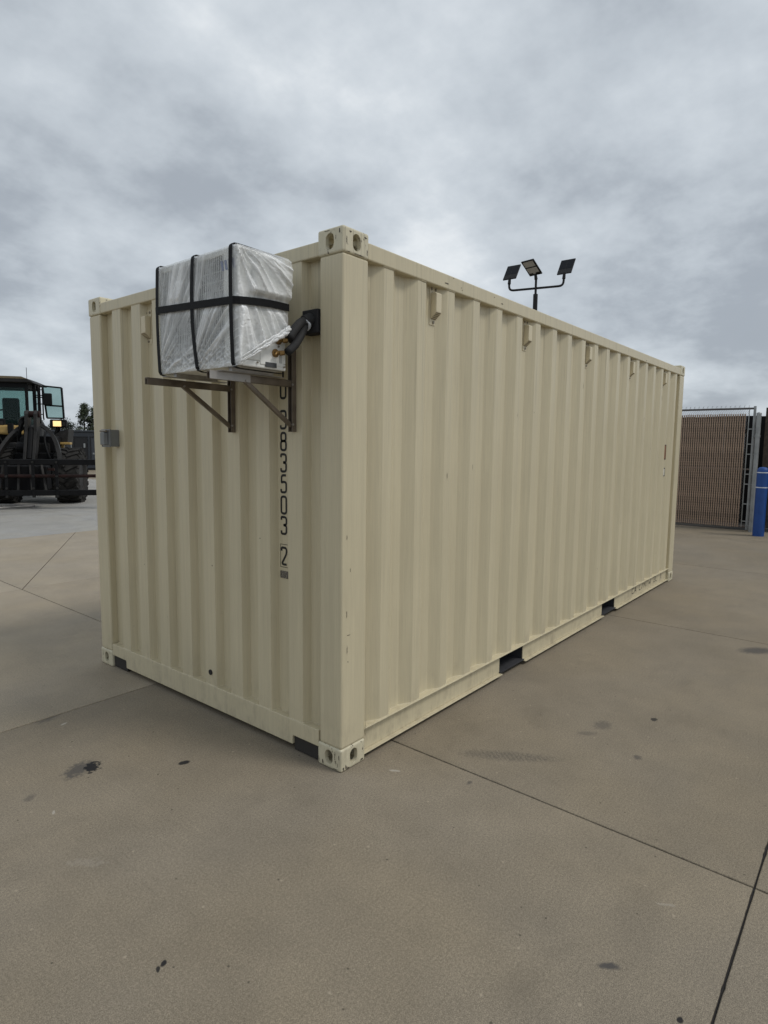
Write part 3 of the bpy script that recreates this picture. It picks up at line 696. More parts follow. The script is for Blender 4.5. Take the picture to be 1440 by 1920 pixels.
# film
def film():
    x0, x1, y0, y1 = AX0-.010, AX1+.006, AY0-.007, AY1+.008; r = .022
    # plan perimeter, back left -> front -> right side -> back right
    seg = [((x1, y1), (x0, y1)), ((x0, y1), (x0, y0)), ((x0, y0), (x1, y0))]
    pts = []
    def ln(a, b, step, ends=(r, r)):
        a, b = Vector(a), Vector(b); d = (b-a).normalized(); Lh = (b-a).length
        n = max(2, int((Lh-sum(ends))/step)); return [(a+d*(ends[0]+(Lh-sum(ends))*i/n), Vector((d.y, -d.x))) for i in range(n+1)]
    def arc(c, a0, a1, n=6): return [(Vector(c)+Vector((math.cos(a), math.sin(a)))*r, Vector((math.cos(a), math.sin(a)))) for a in [a0+(a1-a0)*i/n for i in range(1, n)]]
    A = ln(*seg[0], .006, (0, r)); A = [(p, Vector((0, 1))) for p, _ in A]
    B = [(p, Vector((-1, 0))) for p, _ in ln(*seg[1], .0032)]
    Cc = [(p, Vector((0, -1))) for p, _ in ln(*seg[2], .0032, (r, 0))]
    pts = A + arc((x0+r, y1-r), R(90), R(180)) + B + arc((x0+r, y0+r), R(180), R(270)) + Cc
    na, nb = len(A)+5, len(A)+5+len(B)
    cx, cy = (x0+x1)/2, (y0+y1)/2; mb = LB(); cols = []; fv = []
    nz, nt = 130, 24
    for i, (p, nr) in enumerate(pts):
        col = []
        zb = AZ0 - .004
        if nr.y < -.3:   # right-hand side: hem rises to the back, over the valves
            q = max(0, min(1, (p.x - x0)/(-.175 - x0))); zb = 1.966 + .172*q**1.15
            if p.x > -.19: zb = 2.138 + .9*(p.x+.19)
        for k in range(nz+1):
            zz = zb + (AZ1+.008-r-zb)*k/nz
            h = disp(p, nr, zz, zb)
            q2 = p + nr*h; col.append((q2.x, q2.y, zz)); fv.append(FOLD[-1])
        for k in range(1, 5):
            a = R(90)*k/5; z = AZ1+.008-r + r*math.sin(a); q2 = p - nr*(r*(1-math.cos(a))) + nr*disp(p, nr, AZ1-.01, zb)*(1-k/5); col.append((q2.x, q2.y, z)); fv.append(.3)
        pin = p - nr*r
        for k in range(nt+1):
            f_ = k/nt; q2 = pin.lerp(Vector((max(min(pin.x, x1-.03), x0+.10), max(min(pin.y, y1-.12), y0+.12))), f_)
            z = AZ1+.008 + .0035*abs(noise.noise(Vector((q2.x*22, q2.y*13, 4))))*min(1, f_*3)
            col.append((q2.x, q2.y, z)); fv.append(.3)
        cols.append(col)
    mb.sheet(cols); return mb, fv
def ridged(v): return 1 - abs(noise.noise(v))*2
FOLD = []
def sm(a0, b0, v):
    q = max(0, min(1, (v-a0)/(b0-a0))); return q*q*(3-2*q)
def disp(p, nr, z, zb):
    if nr.x < -.5:   # front: folds fan from the lower left of each bay up to the right, pulled flat under the straps
        s_ = (.85 - p.y); k = 0 if s_ < .312 else 1; bay = s_ - .312*k
        ang = math.atan2(z-1.90, bay+.07); rad = math.hypot(z-1.90, bay+.07)
        a = max(0, ridged(Vector((ang*6.5+k*7.3, rad*1.1, 1.3))))**5; b = max(0, ridged(Vector((ang*13+k*3.1, rad*1.7, 7))))**5
        msk = sm(-.25, .25, noise.noise(Vector((p.y*5, z*4, 6)))+.10)
        low = max(0, 1-abs(z-2.01)/.09); cr_ = max(0, ridged(Vector((p.y*30, z*42, 9))))**3*low
        pin_ = min([sm(.012, .045, abs(p.y-yy)) for yy in (.836, .548, .254)] + [sm(.016, .05, abs(z-(2.272-.03*(.842-p.y)/.6)))])
        f_ = min(1, a*msk + .6*b*msk + .7*cr_); FOLD.append(f_)
        return (.0085*a*msk + .004*b*msk + .0035*noise.noise(Vector((p.y*9, z*6, 2))) + .005*cr_)*(.25+.75*pin_)
    if nr.y < -.3:
        ang = math.atan2(2.53-z, p.x+.45); rad = math.hypot(2.53-z, p.x+.45)
        a = max(0, ridged(Vector((ang*4.5, rad*1.3, 3.3))))**5; b = max(0, ridged(Vector((ang*10, rad*2, 5))))**5
        bul = .027*sm(2.268, 2.302, z)*(1-sm(2.44, 2.49, z)*.75)*sm(-.385, -.330, p.x)
        pin_ = sm(.016, .04, abs(z-2.248))
        f_ = min(1, a + .6*b + .35*sm(2.25, 2.30, z)*(1-sm(2.30, 2.36, z))); FOLD.append(f_)
        return (.009*a + .004*b + .006*noise.noise(Vector((p.x*8, z*6, 3))))*(.2+.8*pin_) + bul*pin_ + .002
    FOLD.append(.25)
    return .004*noise.noise(Vector((p.x*20, p.y*20, z*12)))
fm_, fv_ = film(); fo = fm_.build('plastic_wrap', M_FILM, ac, smooth=True)
at_ = fo.data.attributes.new('fold', 'FLOAT', 'POINT'); at_.data.foreach_set('value', fv_)
# twisted hem of the wrap, gathered towards the pipes
hem = LB(); pth = [Vector((-.428, .214, 1.972)).lerp(Vector((-.172, .176, 2.140)), i/40) for i in range(41)]
for off, rr in ((Vector((0, 0, 0)), .0055), (Vector((.004, -.004, .011)), .0042), (Vector((.0, -.001, .022)), .0036)):
    pp = [q + off + Vector((0, .006*noise.noise(Vector((i*.25, rr*900, 1))), .008*noise.noise(Vector((i*.2, rr*700, 4))))) for i, q in enumerate(pth)]
    hem.tube(pp, [rr*(.35+1.5*i/40)*(1+.5*noise.noise(Vector((i*.6, rr*300, 2)))) for i in range(41)], 7)
ho = hem.build('wrap_hem', M_FILM, ac, smooth=True)
at_ = ho.data.attributes.new('fold', 'FLOAT', 'POINT'); at_.data.foreach_set('value', [.8]*len(ho.data.vertices))
# straps
def strap(loop, w, axis, name='strap'):
    mb = LB(); rows = []
    n = len(loop)
    for i, p in enumerate(loop):
        p = Vector(p); a, b = Vector(loop[max(0, i-1)]), Vector(loop[min(n-1, i+1)]); d = (b-a).normalized(); ax_ = Vector(axis); ax_ = (ax_ - d*ax_.dot(d)).normalized()
        rows.append((p, ax_, d.cross(ax_)))
    for sgn in (0, 1):
        mb.sheet([[p + ax_*(-w/2) + nn*sgn*.0022, p + ax_*(w/2) + nn*sgn*.0022] for p, ax_, nn in rows])
    for s2 in (-1, 1): mb.sheet([[p + ax_*(s2*w/2), p + ax_*(s2*w/2) + nn*.0022] for p, ax_, nn in rows])
    mb.build(name, M_STRAP, ac)
def vloop(yb, ym, yt, fx):
    zt = AZ1+.0100; pts = [(-.15, yb, AZ0-.010), (-.30, yb, AZ0-.010), (fx+.03, yb, AZ0-.009), (fx+.008, yb, AZ0-.004)]
    for i in range(13):
        q = i/12; z = AZ0+.010 + (zt-.030-AZ0)*q; y = yb*(1-q)**2 + ym*2*q*(1-q) + yt*q*q
        pts.append((fx - .0025*math.sin(math.pi*q), y, z))
    return pts + [(fx+.003, yt, zt-.010), (fx+.012, yt, zt-.002), (fx+.03, yt, zt), (-.25, yt, zt), (-.15, yt, zt)]
strap(vloop(.830, .842, .830, AX0-.0150), .023, (0, 1, 0)); strap(vloop(.515, .562, .534, AX0-.0150), .023, (0, 1, 0)); strap(vloop(.248, .256, .254, AX0-.0150), .023, (0, 1, 0))
hz = lambda q: 2.272 - .030*q
xf, yr = AX0-.0180, AY0-.013
hl = [(-.15, AY1+.018, 2.285), (-.30, AY1+.018, 2.279), (xf+.02, AY1+.018, 2.274), (xf+.004, AY1+.012, 2.273), (xf, AY1, 2.272)]
hl += [(xf, AY1 - (AY1-AY0-.01)*i/10, hz(i/10)) for i in range(1, 11)]
hl += [(xf+.006, yr+.010, 2.241), (xf+.018, yr, 2.241)] + [(xf+.018 + (.30-.018)*i/8, yr - .006*math.sin(math.pi*i/8), 2.241 + .016*i/8 + .004*math.sin(math.pi*i/8)) for i in range(1, 9)]
strap(hl, .033, (0, 0, 1))

# ------------------------------------------------------------------ insulated pipes to the wall
ps = thing('pipe_set', (.05, .212, 2.20), 'black insulated pipes running from wrapped unit into the container wall', 'pipes')
px_, py_, pz_ = ps.location
class PB(MB):
    def build(s, *a, **k):
        s.v = [(x-px_, y-py_, z-pz_) for x, y, z in s.v]; return MB.build(s, *a, **k)
PB().box(-.010, .0505, .155, .262, 2.158, 2.272).build('wall_plate', M_FOAM, ps, bevel=.006)
PB().cyl((-.004, .205, 2.222), (-.050, .208, 2.206), .034, .030, n=18).build('sleeve', M_FOAM, ps, bevel=.004)
def bez(a, b, c, d, n=24):
    a, b, c, d = map(Vector, (a, b, c, d)); return [a*(1-t)**3 + b*3*t*(1-t)**2 + c*3*t*t*(1-t) + d*t**3 for t in [i/n for i in range(n+1)]]
PB().tube(bez((-.030, .208, 2.214), (-.075, .205, 2.205), (-.115, .175, 2.185), (-.172, .178, 2.112)), [.021+.0015*noise.noise(Vector((i*.5, 0, 0))) for i in range(25)], 14).build('pipe', M_FOAM, ps, smooth=True)
PB().tube(bez((-.030, .212, 2.200), (-.065, .200, 2.175), (-.10, .165, 2.110), (-.186, .172, 2.046)), [.019+.0015*noise.noise(Vector((i*.5, 5, 0))) for i in range(25)], 14).build('pipe', M_FOAM, ps, smooth=True)
PB().tube(bez((-.040, .204, 2.196), (-.075, .200, 2.16), (-.11, .180, 2.12), (-.150, .200, 2.105)), .012, 10).build('pipe', M_FOAM, ps, smooth=True)
PB().cyl((-.038, .21, 2.200), (-.050, .207, 2.192), .0325, n=18).build('tape', M_WHITE, ps, bevel=.002)

# ------------------------------------------------------------------ chain-link gate with slats, post, bollard, board fence
gv = MB(); gv.box(12.20, 30, -8, 8, -.02, .004); tag(gv.build('gravel_strip', M_GRAVEL), kind='structure')
gate = thing('slatted_gate', (12.1, 1.7, 0), 'tall chain-link gate filled with tan privacy slats behind the container', 'gate')
def gl(mb, name, mat, **k):
    mb.v = [(x-12.1, y-1.7, z) for x, y, z in mb.v]; return mb.build(name, mat, gate, **k)
GY0, GY1 = .135, 3.35
for y in (GY0, GY1): gl(MB().cyl((12.1, y, .03), (12.1, y, 2.50), .024, n=14), 'gate_upright', M_GALV, smooth=False)
gl(MB().cyl((12.1, GY0, 2.455), (12.1, GY1, 2.455), .020, n=12), 'top_rail', M_TOPR)
gl(MB().cyl((12.122, GY0, .085), (12.122, GY1, .085), .018, n=12), 'bottom_rail', M_WIREG)
gl(MB().cyl((12.118, GY0, 1.245), (12.118, GY1, 1.245), .016, n=12), 'middle_rail', M_WIREG)
PITCH = .0415; ns = int((GY1-.32)/PITCH)
sl = MB().box(-.004, .004, -.0125, .0125, .075, 2.355).mesh('slat'); sl.materials.append(M_SLAT)
for i in range(ns):
    o = place('slat', sl, M_SLAT, gate); o.location = (0, .300+i*PITCH-1.7, random.uniform(-.006, .006)); o.rotation_euler = (0, 0, R(random.uniform(-7, 7)))
wm = MB()   # woven wire: zigzags between neighbouring slats, twisted tips above the rail
for i in range(ns+3):
    y = .300 - PITCH*1.5 + i*PITCH; pts = []; n = 47
    for k in range(n+1):
        z = .06 + 2.42*k/n; s_ = 1 if k % 2 else -1
        pts.append((12.1 - .009, y + s_*PITCH*.5, z))
    for a, b in zip(pts, pts[1:]): wm.bar(a, b, .0034, .0034, up=(1, 0, 0))
    if i % 2 == 0:
        wm.bar((12.095, y, 2.47), (12.095, y+.004, 2.512), .005, .005, up=(1, 0, 0)); wm.bar((12.095, y, 2.505), (12.095, y-.014, 2.520), .004, .004, up=(1, 0, 0))
w_ = gl(wm, 'chain_link_wire', M_WIREG, fix=False)
for z in (.2, .55, .95, 1.15, 1.55, 1.75, 2.05): gl(MB().bar((12.09, GY0-.03, z), (12.09, .235, z), .010, .020), 'tension_band', M_GALV)
gl(MB().box(12.086, 12.092, .222, .238, .08, 2.43), 'tension_bar', M_GALV)
post = thing('gate_post', (12.0, .045, 0), 'round galvanised steel post beside the slatted gate and blue bollard', 'post')
MB().cyl((0, 0, -.02), (0, 0, 2.345), .044, n=24).build('post_tube', M_GALV, post, smooth=False)
cap = MB()
for i in range(5):
    a0, a1 = R(90)*i/5, R(90)*(i+1)/5; cap.cyl((0, 0, 2.345+.03*math.sin(a0)), (0, 0, 2.345+.03*math.sin(a1)), .047*math.cos(a0), max(.001, .047*math.cos(a1)), n=24, caps=False)
cap.build('post_cap', M_GALV, post)
for z in (1.905, .10):
    h = MB(); h.cyl((0, 0, z-.025), (0, 0, z+.025), .050, n=20); h.bar((.0, .04, z), (.095, .095, z), .014, .045); h.build('hinge', M_GALV, post, bevel=.002)
bol = thing('bollard', (11.46, -.165, 0), 'blue plastic-sleeved bollard with two thin white bands by the gate post', 'bollard')
bm_ = MB(); rs = [(0, .098), (1.235, .098), (1.27, .092), (1.295, .078), (1.310, .05), (1.316, .002)]
for (z0, r0), (z1, r1) in zip(rs, rs[1:]): bm_.cyl((0, 0, z0), (0, 0, z1), r0, r1, n=32, caps=False)
smooth_edges(bm_.build('sleeve', M_BLUE, bol), 50)
for z in (1.212, .930): MB().cyl((0, 0, z-.009), (0, 0, z+.009), .0992, n=32).build('reflective_band', M_WHITE, bol, smooth=False)
fence = thing('board_fence', (12.75, 0, 0), 'dark weathered wooden board fence at the right edge behind the bollard', 'fence')
for i in range(26):
    y = .03 - i*.148
    MB().box(-.012, .012, y-.140, y, .02+random.uniform(0, .02), 2.52+random.uniform(-.02, .015)).build('board', M_WOOD, fence)
for z in (.4, 1.3, 2.2): MB().box(.0125, .05, -3.8, .03, z, z+.09).build('fence_rail', M_WOOD, fence)
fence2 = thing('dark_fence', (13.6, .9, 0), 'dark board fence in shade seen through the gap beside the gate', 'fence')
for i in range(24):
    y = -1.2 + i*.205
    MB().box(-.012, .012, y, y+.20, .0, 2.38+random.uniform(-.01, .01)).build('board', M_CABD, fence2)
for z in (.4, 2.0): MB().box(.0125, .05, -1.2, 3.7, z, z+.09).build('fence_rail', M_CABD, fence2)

# ------------------------------------------------------------------ solar light pole
pole = thing('light_pole', (18.18, 7.90, 0), 'dark pole with three solar floodlights rising behind the container', 'light pole')
MB().cyl((0, 0, 0), (0, 0, 6.91), .085, .078, n=20).build('pole_shaft', M_POLE, pole)
MB().cyl((0, 0, 6.91), (0, 0, 7.50), .040, n=14).build('spigot', M_POLE, pole)
F2, R2 = Vector((.7746, .6324, 0)), Vector((.6324, -.7746, 0))
ad = Vector((.64, -.77, .0)).normalized(); ad = (R2*0.93 - F2*0.42).normalized()
def arm_pts(s_, l, rise):
    e_ = ad*(s_*l); base = Vector((0, 0, 7.11)); end = base + e_
    return [base, base + e_*.78] + bez(base+e_*.78, base+e_*.96, end+Vector((0, 0, .04)), end+Vector((0, 0, .22)), 8)[1:] + [end+Vector((0, 0, rise))]
def lamp(at, face, label_tilt, panel_up, name='floodlight'):
    # head: slab with solar cells on one side and LED lenses on the other
    x = face.normalized(); up = Vector((0, 0, 1)); side = up.cross(x).normalized()
    d = (x*math.cos(label_tilt) + up*math.sin(label_tilt)).normalized(); nrm = side.cross(d).normalized()
    if nrm.z < 0: nrm = -nrm
    M = Matrix((d, side, nrm)).transposed()
    hd = MB().obox(at + d*.33, (.66, .50, .045), M).build(name, M_POLE, pole, bevel=.012)
    for s2 in (-1, 1):
        MB().obox(at + d*.42 + side*(s2*.118) + nrm*.0240, (.40, .215, .004), M).build('solar_cell', M_PANEL, hd)
        MB().obox(at + d*(.37 + s2*.135) - nrm*.0240, (.22, .40, .004), M).build('led_lens', M_LEDS, hd)
    MB().obox(at + d*.11 - nrm*.0240, (.05, .09, .012), M).build('sensor', M_LEDS, hd)
    MB().cyl(at - Vector((0, 0, .16)), at + d*.06, .058, .045, n=12).build('lamp_socket', M_POLE, pole)
lp, rp = arm_pts(-1, .93, .34), arm_pts(1, .93, .34)
MB().tube(lp, .038, 10).build('lamp_arm', M_POLE, pole, smooth=True); MB().tube(rp, .038, 10).build('lamp_arm', M_POLE, pole, smooth=True)
back = (F2*.80 + R2*.60)
lamp(lp[-1] + Vector((0, 0, .05)), back, R(56), True); lamp(rp[-1] + Vector((0, 0, .05)), back, R(56), True)
lamp(Vector((0, 0, 7.56)), (-R2*.62 - F2*.55), R(34), False)

# ------------------------------------------------------------------ wheel loader
ld = thing('wheel_loader', (4.73, 15.83, 0), 'black and yellow wheel loader with one headlight lit, behind the container', 'wheel loader', rz=R(-35.8))
def lb(mb, name, mat, parent=ld, **k): return mb.build(name, mat, parent, **k)
def wheel(c, r=.745, w=.60, rz=0):
    hub = bpy.data.objects.new('wheel', None)
    rim = MB()
    for s_ in (-1, 1): rim.cyl((s_*.08, 0, 0), (s_*w*.40, 0, 0), .20, .37, n=24)
    o = rim.build('wheel', M_CABG, ld); o.location = c; o.rotation_euler = (R(random.uniform(0, 30)), 0, rz)
    ty = MB(); pr = [(-w*.40, r*.50), (-w*.5, r*.62), (-w*.5, r*.84), (-w*.42, r*.945), (w*.42, r*.945), (w*.5, r*.84), (w*.5, r*.62), (w*.40, r*.50)]
    n = 40; rows = [[(x, q*math.cos(2*math.pi*i/n), q*math.sin(2*math.pi*i/n)) for x, q in pr] for i in range(n+1)]
    ty.sheet(rows)
    for i in range(22):
        for s_ in (-1, 1):
            a = 2*math.pi*(i + (.5 if s_ > 0 else 0))/22; M = Matrix.Rotation(a, 3, 'X') @ Matrix.Rotation(R(28*s_), 3, 'Z')
            ty.obox(Matrix.Rotation(a, 3, 'X') @ Vector((s_*w*.245, 0, 0)) + Matrix.Rotation(a, 3, 'X') @ Vector((0, 0, r*.955)), (w*.55, .085, r*.085), M)
            ty.obox(Matrix.Rotation(a, 3, 'X') @ Vector((s_*w*.47, .04*s_, r*.88)), (.05, .09, r*.17), Matrix.Rotation(a, 3, 'X') @ Matrix.Rotation(R(-22*s_), 3, 'Y'))
    ty.build('tyre', M_TYRE, o); bpy.data.objects.remove(hub); return o
wheel((.955, .10, .745)); wheel((-.66, .10, .745)); wheel((-.05, 3.35, .745), rz=R(-22)); wheel((-1.62, 2.75, .745), rz=R(-22))
m = MB(); m.box(-.42, .68, -.15, 1.5, .50, 1.35); m.box(-.30, .55, .3, 1.7, 1.35, 1.80); lb(m, 'front_frame', M_CABD, bevel=.03)
lb(MB().cyl((-.66, .1, .745), (.955, .1, .745), .16, n=16), 'axle', M_CABD)
m = MB(); m.box(-1.45, -.25, 1.6, 3.6, .75, 1.55); lb(m, 'rear_frame', M_CABD, bevel=.03)
m = MB(); m.box(-2.3, -.8, 3.1, 4.9, 1.4, 2.35); lb(m, 'engine_hood', M_CABG, bevel=.08)
# lift arms (bowed plates) and central tilt lever
def bow(pts, w, th, name, mat):
    m = MB(); P = [Vector(p) for p in pts]; path = []
    for i in range(len(P)-1):
        for k in range(6): path.append(P[i].lerp(P[i+1], k/6))
    path.append(P[-1])
    for a, b in zip(path, path[1:]): m.bar(a, b + (b-a)*.05, th, w, up=(0, -1, .3))
    return lb(m, name, mat)
def curve3(pts, n=10):
    P = [Vector(p) for p in pts]; return [P[0]*(1-q)**2 + P[1]*2*q*(1-q) + P[2]*q*q for q in [i/n for i in range(n+1)]]
bow(curve3([(.22, .35, 2.08), (.72, .0, 1.85), (.93, -.9, 1.05)]), .16, .09, 'lift_arm', M_CABG)
bow(curve3([(-.16, .35, 2.08), (-.52, .0, 1.85), (-.62, -.9, 1.05)]), .16, .09, 'lift_arm', M_CABG)
m = MB()
for x in (.035, .245): m.prism([(-.10, 2.42), (-.36, 2.46), (-.50, 2.36), (-.55, 1.9), (-.85, 1.12), (-.65, 1.05), (-.30, 1.75)], lambda y, z: (x, y, z), lambda y, z: (x+.075, y, z))
lb(m, 'tilt_lever', M_CABG, bevel=.01)
lb(MB().cyl((.0, -.30, 2.36), (.36, -.30, 2.36), .085, n=16), 'pivot_pin', M_RUST)
lb(MB().cyl((.175, -.45, 2.0), (.175, -.75, 1.2), .07, n=12), 'tilt_cylinder', M_CABD)
for a, b, r_ in (((-.02, -.2, 2.3), (-.45, .7, 1.5), .03), ((-.08, -.1, 2.2), (-.3, .3, 1.2), .045), ((.1, -.4, 2.3), (-.35, .5, 2.0), .03), ((.42, -.1, 1.9), (.62, -.5, 1.15), .028)):
    lb(MB().tube(curve3([a, ((a[0]+b[0])/2-.1, (a[1]+b[1])/2-.2, (a[2]+b[2])/2+.15), b]), r_, 8), 'hydraulic_hose', M_CABD, smooth=True)
m = MB(); m.box(-.75, .42, .2, .75, 1.30, 1.62); lb(m, 'cross_tube', M_CABG, bevel=.05)
m = MB(); m.box(-.14, .02, -.35, .2, 1.25, 1.75); m.cyl((-.2, -.36, 1.5), (.08, -.36, 1.5), .14, n=14); lb(m, 'hydraulic_block', M_CABD, bevel=.02)
# cab
CX0, CX1, CY0, CY1 = -1.95, -.46, 1.75, 3.15
m = MB(); m.box(CX0, CX1, CY0, CY1, 1.60, 2.14); lb(m, 'cab_base', M_CABD, bevel=.03)
m = MB(); m.prism([(CX0+.05, .0), (CX1-.10, .0), (CX1+.14, -.10), (CX1+.20, -.17), (CX0-.15, -.17)], lambda x, z: (x, CY0-.12, 3.50+z), lambda x, z: (x, CY1+.05, 3.50+z)); rf_ = lb(m, 'cab_roof', M_CABG, bevel=.03); MB().prism([(CX0+.06, .0), (CX1-.11, .0), (CX1+.06, -.07), (CX0-.02, -.07)], lambda x, z: (x, CY0-.128, 3.507+z), lambda x, z: (x, CY0-.05, 3.507+z)).build('roof_trim', M_TAN, rf_, bevel=.01)
m = MB(); m.box(CX0, CX1-.06, CY0-.02, CY1-.04, 3.20, 3.328); lb(m, 'headliner', M_CABD)
for x, y, ww in ((CX1-.02, CY0, .075), (CX1+.12, CY0+.25, .085), (CX0+.03, CY0, .07), (CX1-.03, CY1-.06, .08), (CX0+.03, CY1-.06, .08)):
    lb(MB().box(x-ww/2, x+ww/2, y-ww/2, y+ww/2, 2.14, 3.33), 'cab_pillar', M_CABD, bevel=.01)
lb(MB().box(CX0+.07, CX1-.06, CY0-.005, CY0+.005, 2.15, 3.20), 'windshield', M_GLASS)
lb(MB().box(CX0+.07, CX1-.08, CY1-.065, CY1-.055, 2.15, 3.32), 'rear_window', M_GLASS)
m = MB(); m.box(-1.30, -.84, 2.30, 2.42, 2.30, 2.93); m.box(-1.30, -.84, 1.95, 2.42, 2.16, 2.30); lb(m, 'seat', M_CABD, bevel=.06, seg=3)
m = MB(); m.tube([(-1.20 + .20*math.cos(a), 1.98, 2.36 + .20*math.sin(a)) for a in [2*math.pi*i/24 for i in range(25)]], .022, 8, caps=False); lb(m, 'steering_wheel', M_CABD, smooth=True)
m = MB(); m.box(-1.7, -.58, .95, 1.72, 1.84, 2.10); lb(m, 'front_cowl', M_YEL, bevel=.05)
lb(MB().box(-.75, -.62, .80, .94, 1.86, 2.14), 'work_bracket', M_CABD, bevel=.02)
# grab rails and open door with glass
for x in (-.20, -.09):
    lb(MB().tube([(x, 1.9, 2.30), (x, 1.86, 2.36), (x, 1.86, 3.20), (x, 1.9, 3.27)], .02, 8), 'grab_rail', M_CABD)
for z in (2.45, 2.75, 3.0, 3.16): lb(MB().cyl((-.32, 1.9, z), (-.09, 1.86, z), .014, n=8), 'grab_rung', M_CABD)
dr = MB(); fr = [((-.19, 3.31), (.33, 3.27)), ((.33, 3.27), (.36, 2.36)), ((-.19, 3.31), (-.10, 2.36)), ((-.14, 2.74), (.345, 2.72)), ((-.10, 2.36), (.36, 2.36))]
for (a, b), (c, d) in fr: dr.bar((a, 2.3, b), (c, 2.3, d), .045, .05 if a < .3 else .085, up=(0, 1, 0))
dr = lb(dr, 'cab_door', M_CABD)
MB().prism([(-.17, 3.29), (.32, 3.25), (.34, 2.37), (-.10, 2.37)], lambda x, z: (x, 2.297, z), lambda x, z: (x, 2.303, z)).build('door_glass', M_GLASS, dr)
lb(MB().box(-.09, .15, 1.86, 1.94, 2.72, 3.07), 'mirror', M_CABD, bevel=.03, seg=3)
lb(MB().bar((-.1, 1.95, 2.95), (-.35, 2.0, 2.95), .03, .03), 'mirror_arm', M_CABD)
for s_, x0 in ((1, .27), (-1, -1.30)):
    hl_ = lb(MB().box(x0, x0+.43, .98, 1.14, 2.05, 2.28), 'headlight', M_CABD, bevel=.035, seg=3)
    MB().box(x0+.09, x0+.30, .962, .979, 2.085, 2.235).build('lens', M_LENS, hl_, bevel=.008)
    MB().box(x0+.335, x0+.40, .966, .979, 2.10, 2.20).build('turn_signal', M_CABG, hl_, bevel=.006)
    lb(MB().bar((x0+.2, 1.08, 2.06), (x0+.05 if s_ > 0 else x0+.35, 1.2, 1.62), .08, .10), 'light_bracket', M_CABD)
m = MB(); m.prism([(.25, 1.62), (.70, 1.62), (.74, 2.02), (.50, 1.95), (.25, 1.75)], lambda x, z: (x, 1.05, z), lambda x, z: (x, 1.75, z)); lb(m, 'fender', M_CABG, bevel=.02)
lb(MB().box(.32, .80, .85, 1.15, 1.575, 1.64), 'fender_step', M_YEL, bevel=.01)
lb(MB().box(.36, .62, .95, 1.05, 1.30, 1.575), 'step_bracket', M_YEL, bevel=.01)
lb(MB().cyl((-.52, 2.0, 3.45), (-.52, 2.0, 3.80), .008, n=6), 'antenna', M_CABD)
# wide fork carriage in front of the loader
YR = -1.8
lb(MB().box(-3.0, 2.25, YR-.06, YR+.06, 1.085, 1.220), 'carriage_top_bar', M_CABD, bevel=.012)
lb(MB().box(-3.0, 2.25, YR-.06, YR+.06, .335, .470), 'carriage_bottom_bar', M_CABD, bevel=.012)
lb(MB().cyl((-3.0, YR+.08, .81), (2.25, YR+.08, .81), .042, n=12), 'fork_shaft', M_RUST)
for x in (-1.9, -1.1, -.05, .53, 1.05, 2.0):
    p_ = lb(MB().box(x-.035, x+.035, YR-.075, YR-.0605, .30, 1.19), 'carriage_post', M_CABD)
    for z in (.32, .52, .81, 1.15): MB().cyl((x, YR-.075, z), (x, YR-.10, z), .028, n=8).build('bolt_head', M_CABG, p_)
for x in (-.6, -.25, .15, .45, .75): lb(MB().bar((x, YR+.1, .45), (x*.8, YR+.35, 1.15), .05, .09), 'carriage_rib', M_CABG)
lb(MB().box(-.35, .9, YR+.35, YR+.42, .93, .99), 'coupler_bar', M_RUST)
m = MB(); m.box(-.45, .75, YR+.3, YR+.7, .45, 1.05); lb(m, 'coupler', M_CABD, bevel=.03)
# bent rod lying on the yard in front of the loader
rod = thing('metal_rod', (3.85, 14.75, 0), 'pale bent metal rod loop lying on the concrete in front of the loader', 'metal rod')
MB().tube([(-.75, .55, .05), (-.06, .62, .05), (.38, -.20, .05), (.40, -.25, .05), (.33, -.26, .05), (-.36, -.23, .05), (-.75, -.15, .05)], .022, 8).build('rod', M_BRKTS, rod, smooth=True)

# ------------------------------------------------------------------ dark cabin and trees far left
cab = thing('site_cabin', (15.0, 36.1, 0), 'dark slate grey flat-roofed cabin with doors behind the loader', 'cabin', rz=R(-50))
MB().box(-7.0, 4.2, 0, 3.0, .12, 2.28).build('wall', M_SLATE, cab, bevel=.02)
MB().box(-7.1, 4.3, -.1, 3.1, 2.285, 2.39).build('roof', M_SLATE, cab, bevel=.02)
MB().box(-7.0, 4.2, .05, 2.95, -.02, .115).build('skid', M_SLATED, cab)
for x, w, op in ((.05, .72, True), (1.05, .95, False), (-3.2, .95, False)):
    d = MB().box(x, x+w, -.035, -.002, .35, 1.95).build('door', M_SLATED if op else M_SLATE, cab, bevel=.01)  # open doorway is a dark panel, its unlit inside put into the colour
    fr = MB(); fr.box(x-.06, x-.005, -.05, -.002, .30, 2.0); fr.box(x+w+.005, x+w+.06, -.05, -.002, .30, 2.0); fr.box(x-.06, x+w+.06, -.05, -.002, 1.955, 2.02); fr.build('frame', M_SLATED, d)
    MB().box(x+.10, x+.20, -.06, -.036, .95, 1.05).build('handle', M_GALV, d)
MB().box(.62, .72, -.07, -.036, 1.35, 1.60).build('light_fitting', M_GALV, cab)
MB().box(-.15, -.10, -.06, -.002, .5, 2.1).build('downpipe', M_GALV, cab)
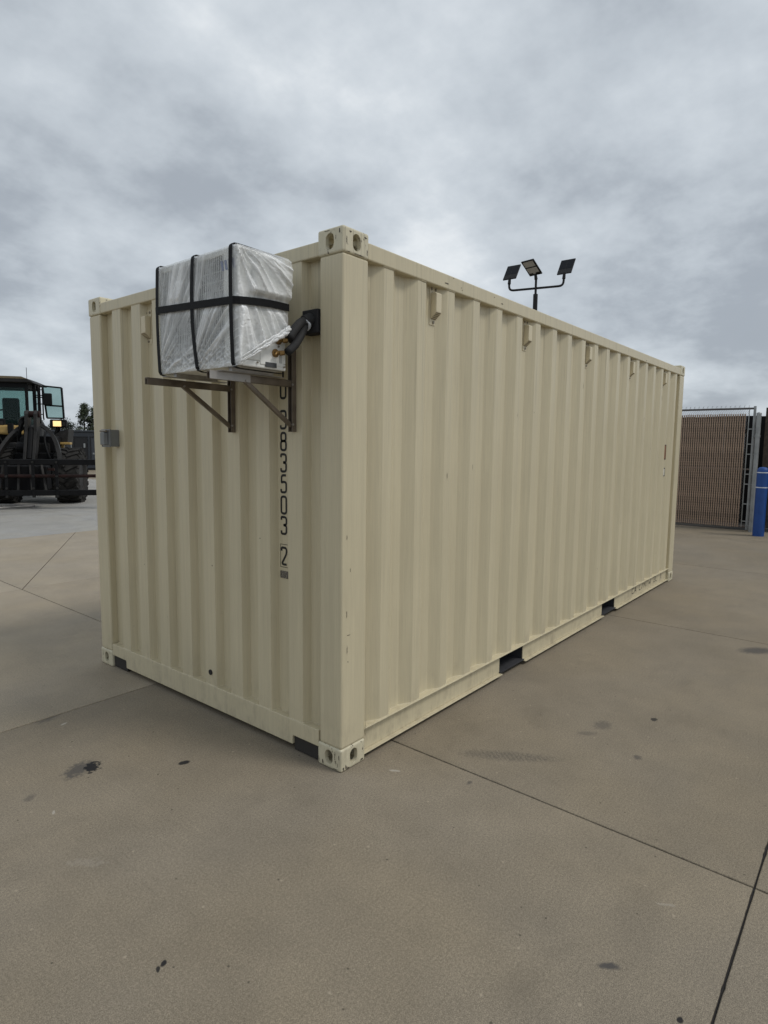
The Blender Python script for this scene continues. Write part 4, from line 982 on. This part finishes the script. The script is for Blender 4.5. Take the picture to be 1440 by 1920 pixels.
def tree(name, loc, h, w, shape, mat, label, n, group='trees beyond the cabin'):
    tr_ = thing(name, loc, label, 'tree', group)
    MB().tube([(0, 0, 0), (.05, .02, h*.3), (-.03, 0, h*.6), (0, .03, h*.93)], [.03*h, .024*h, .014*h, .004*h], 8).build('trunk', M_BARK, tr_)
    lm = MB()
    for i in range(7):
        z = h*(.25+.09*i); a = i*2.4; lm.tube([(0, 0, z), (w*.55*math.cos(a), w*.55*math.sin(a), z+h*.10)], [.008*h, .003*h], 5)
    lm.build('limb', M_BARK, tr_)
    rnd = random.Random(sum(map(ord, name+label))); cl = []
    for _ in range(int(n/60)):
        q = rnd.random(); z = h*(.12+.88*q)
        if shape == 'column': rad = w*(math.sin(math.pi*min(1, .12+q*.88))**.6)*rnd.uniform(.35, 1.0)
        else: rad = w*math.sqrt(max(0, 1-(2*q-.75)**2/1.6))*rnd.uniform(.3, 1.0)
        a = rnd.uniform(0, 6.283); cl.append((rad*math.cos(a), rad*math.sin(a), z, rnd.uniform(.10, .22)*w+.12))
    cm = MB()
    for cx, cy, cz, cr_ in cl:
        for _ in range(60):
            d = Vector((rnd.gauss(0, 1), rnd.gauss(0, 1), rnd.gauss(0, 1)*.8))*cr_*.62; s_ = rnd.uniform(.05, .11)
            a = Vector((rnd.gauss(0, 1), rnd.gauss(0, 1), rnd.gauss(0, 1))).normalized(); b = a.orthogonal().normalized()*s_*.6; c = Vector((cx, cy, cz))+d; a = a*s_
            cm.add([c-a, c+b, c+a, c-b], [(0, 1, 2, 3)])
    cm.build('crown', mat, tr_, fix=False)
tree('cypress_tree', (26.05, 58.2, 0), 5.25, .72, 'column', M_LEAF, 'tall narrow dark tree standing left of the container edge', 5200)
tree('cypress_tree', (26.75, 57.6, 0), 4.9, .70, 'column', M_LEAF, 'slightly shorter narrow dark tree touching the container edge', 5200)
tree('broadleaf_tree', (25.0, 60.5, 0), 3.6, 1.7, 'round', M_LEAF2, 'low rounded dark tree above the cabin roof', 7000)
tree('broadleaf_tree', (22.6, 62.5, 0), 3.9, 1.9, 'round', M_LEAF2, 'low rounded dark tree behind the loader headlight', 6000)
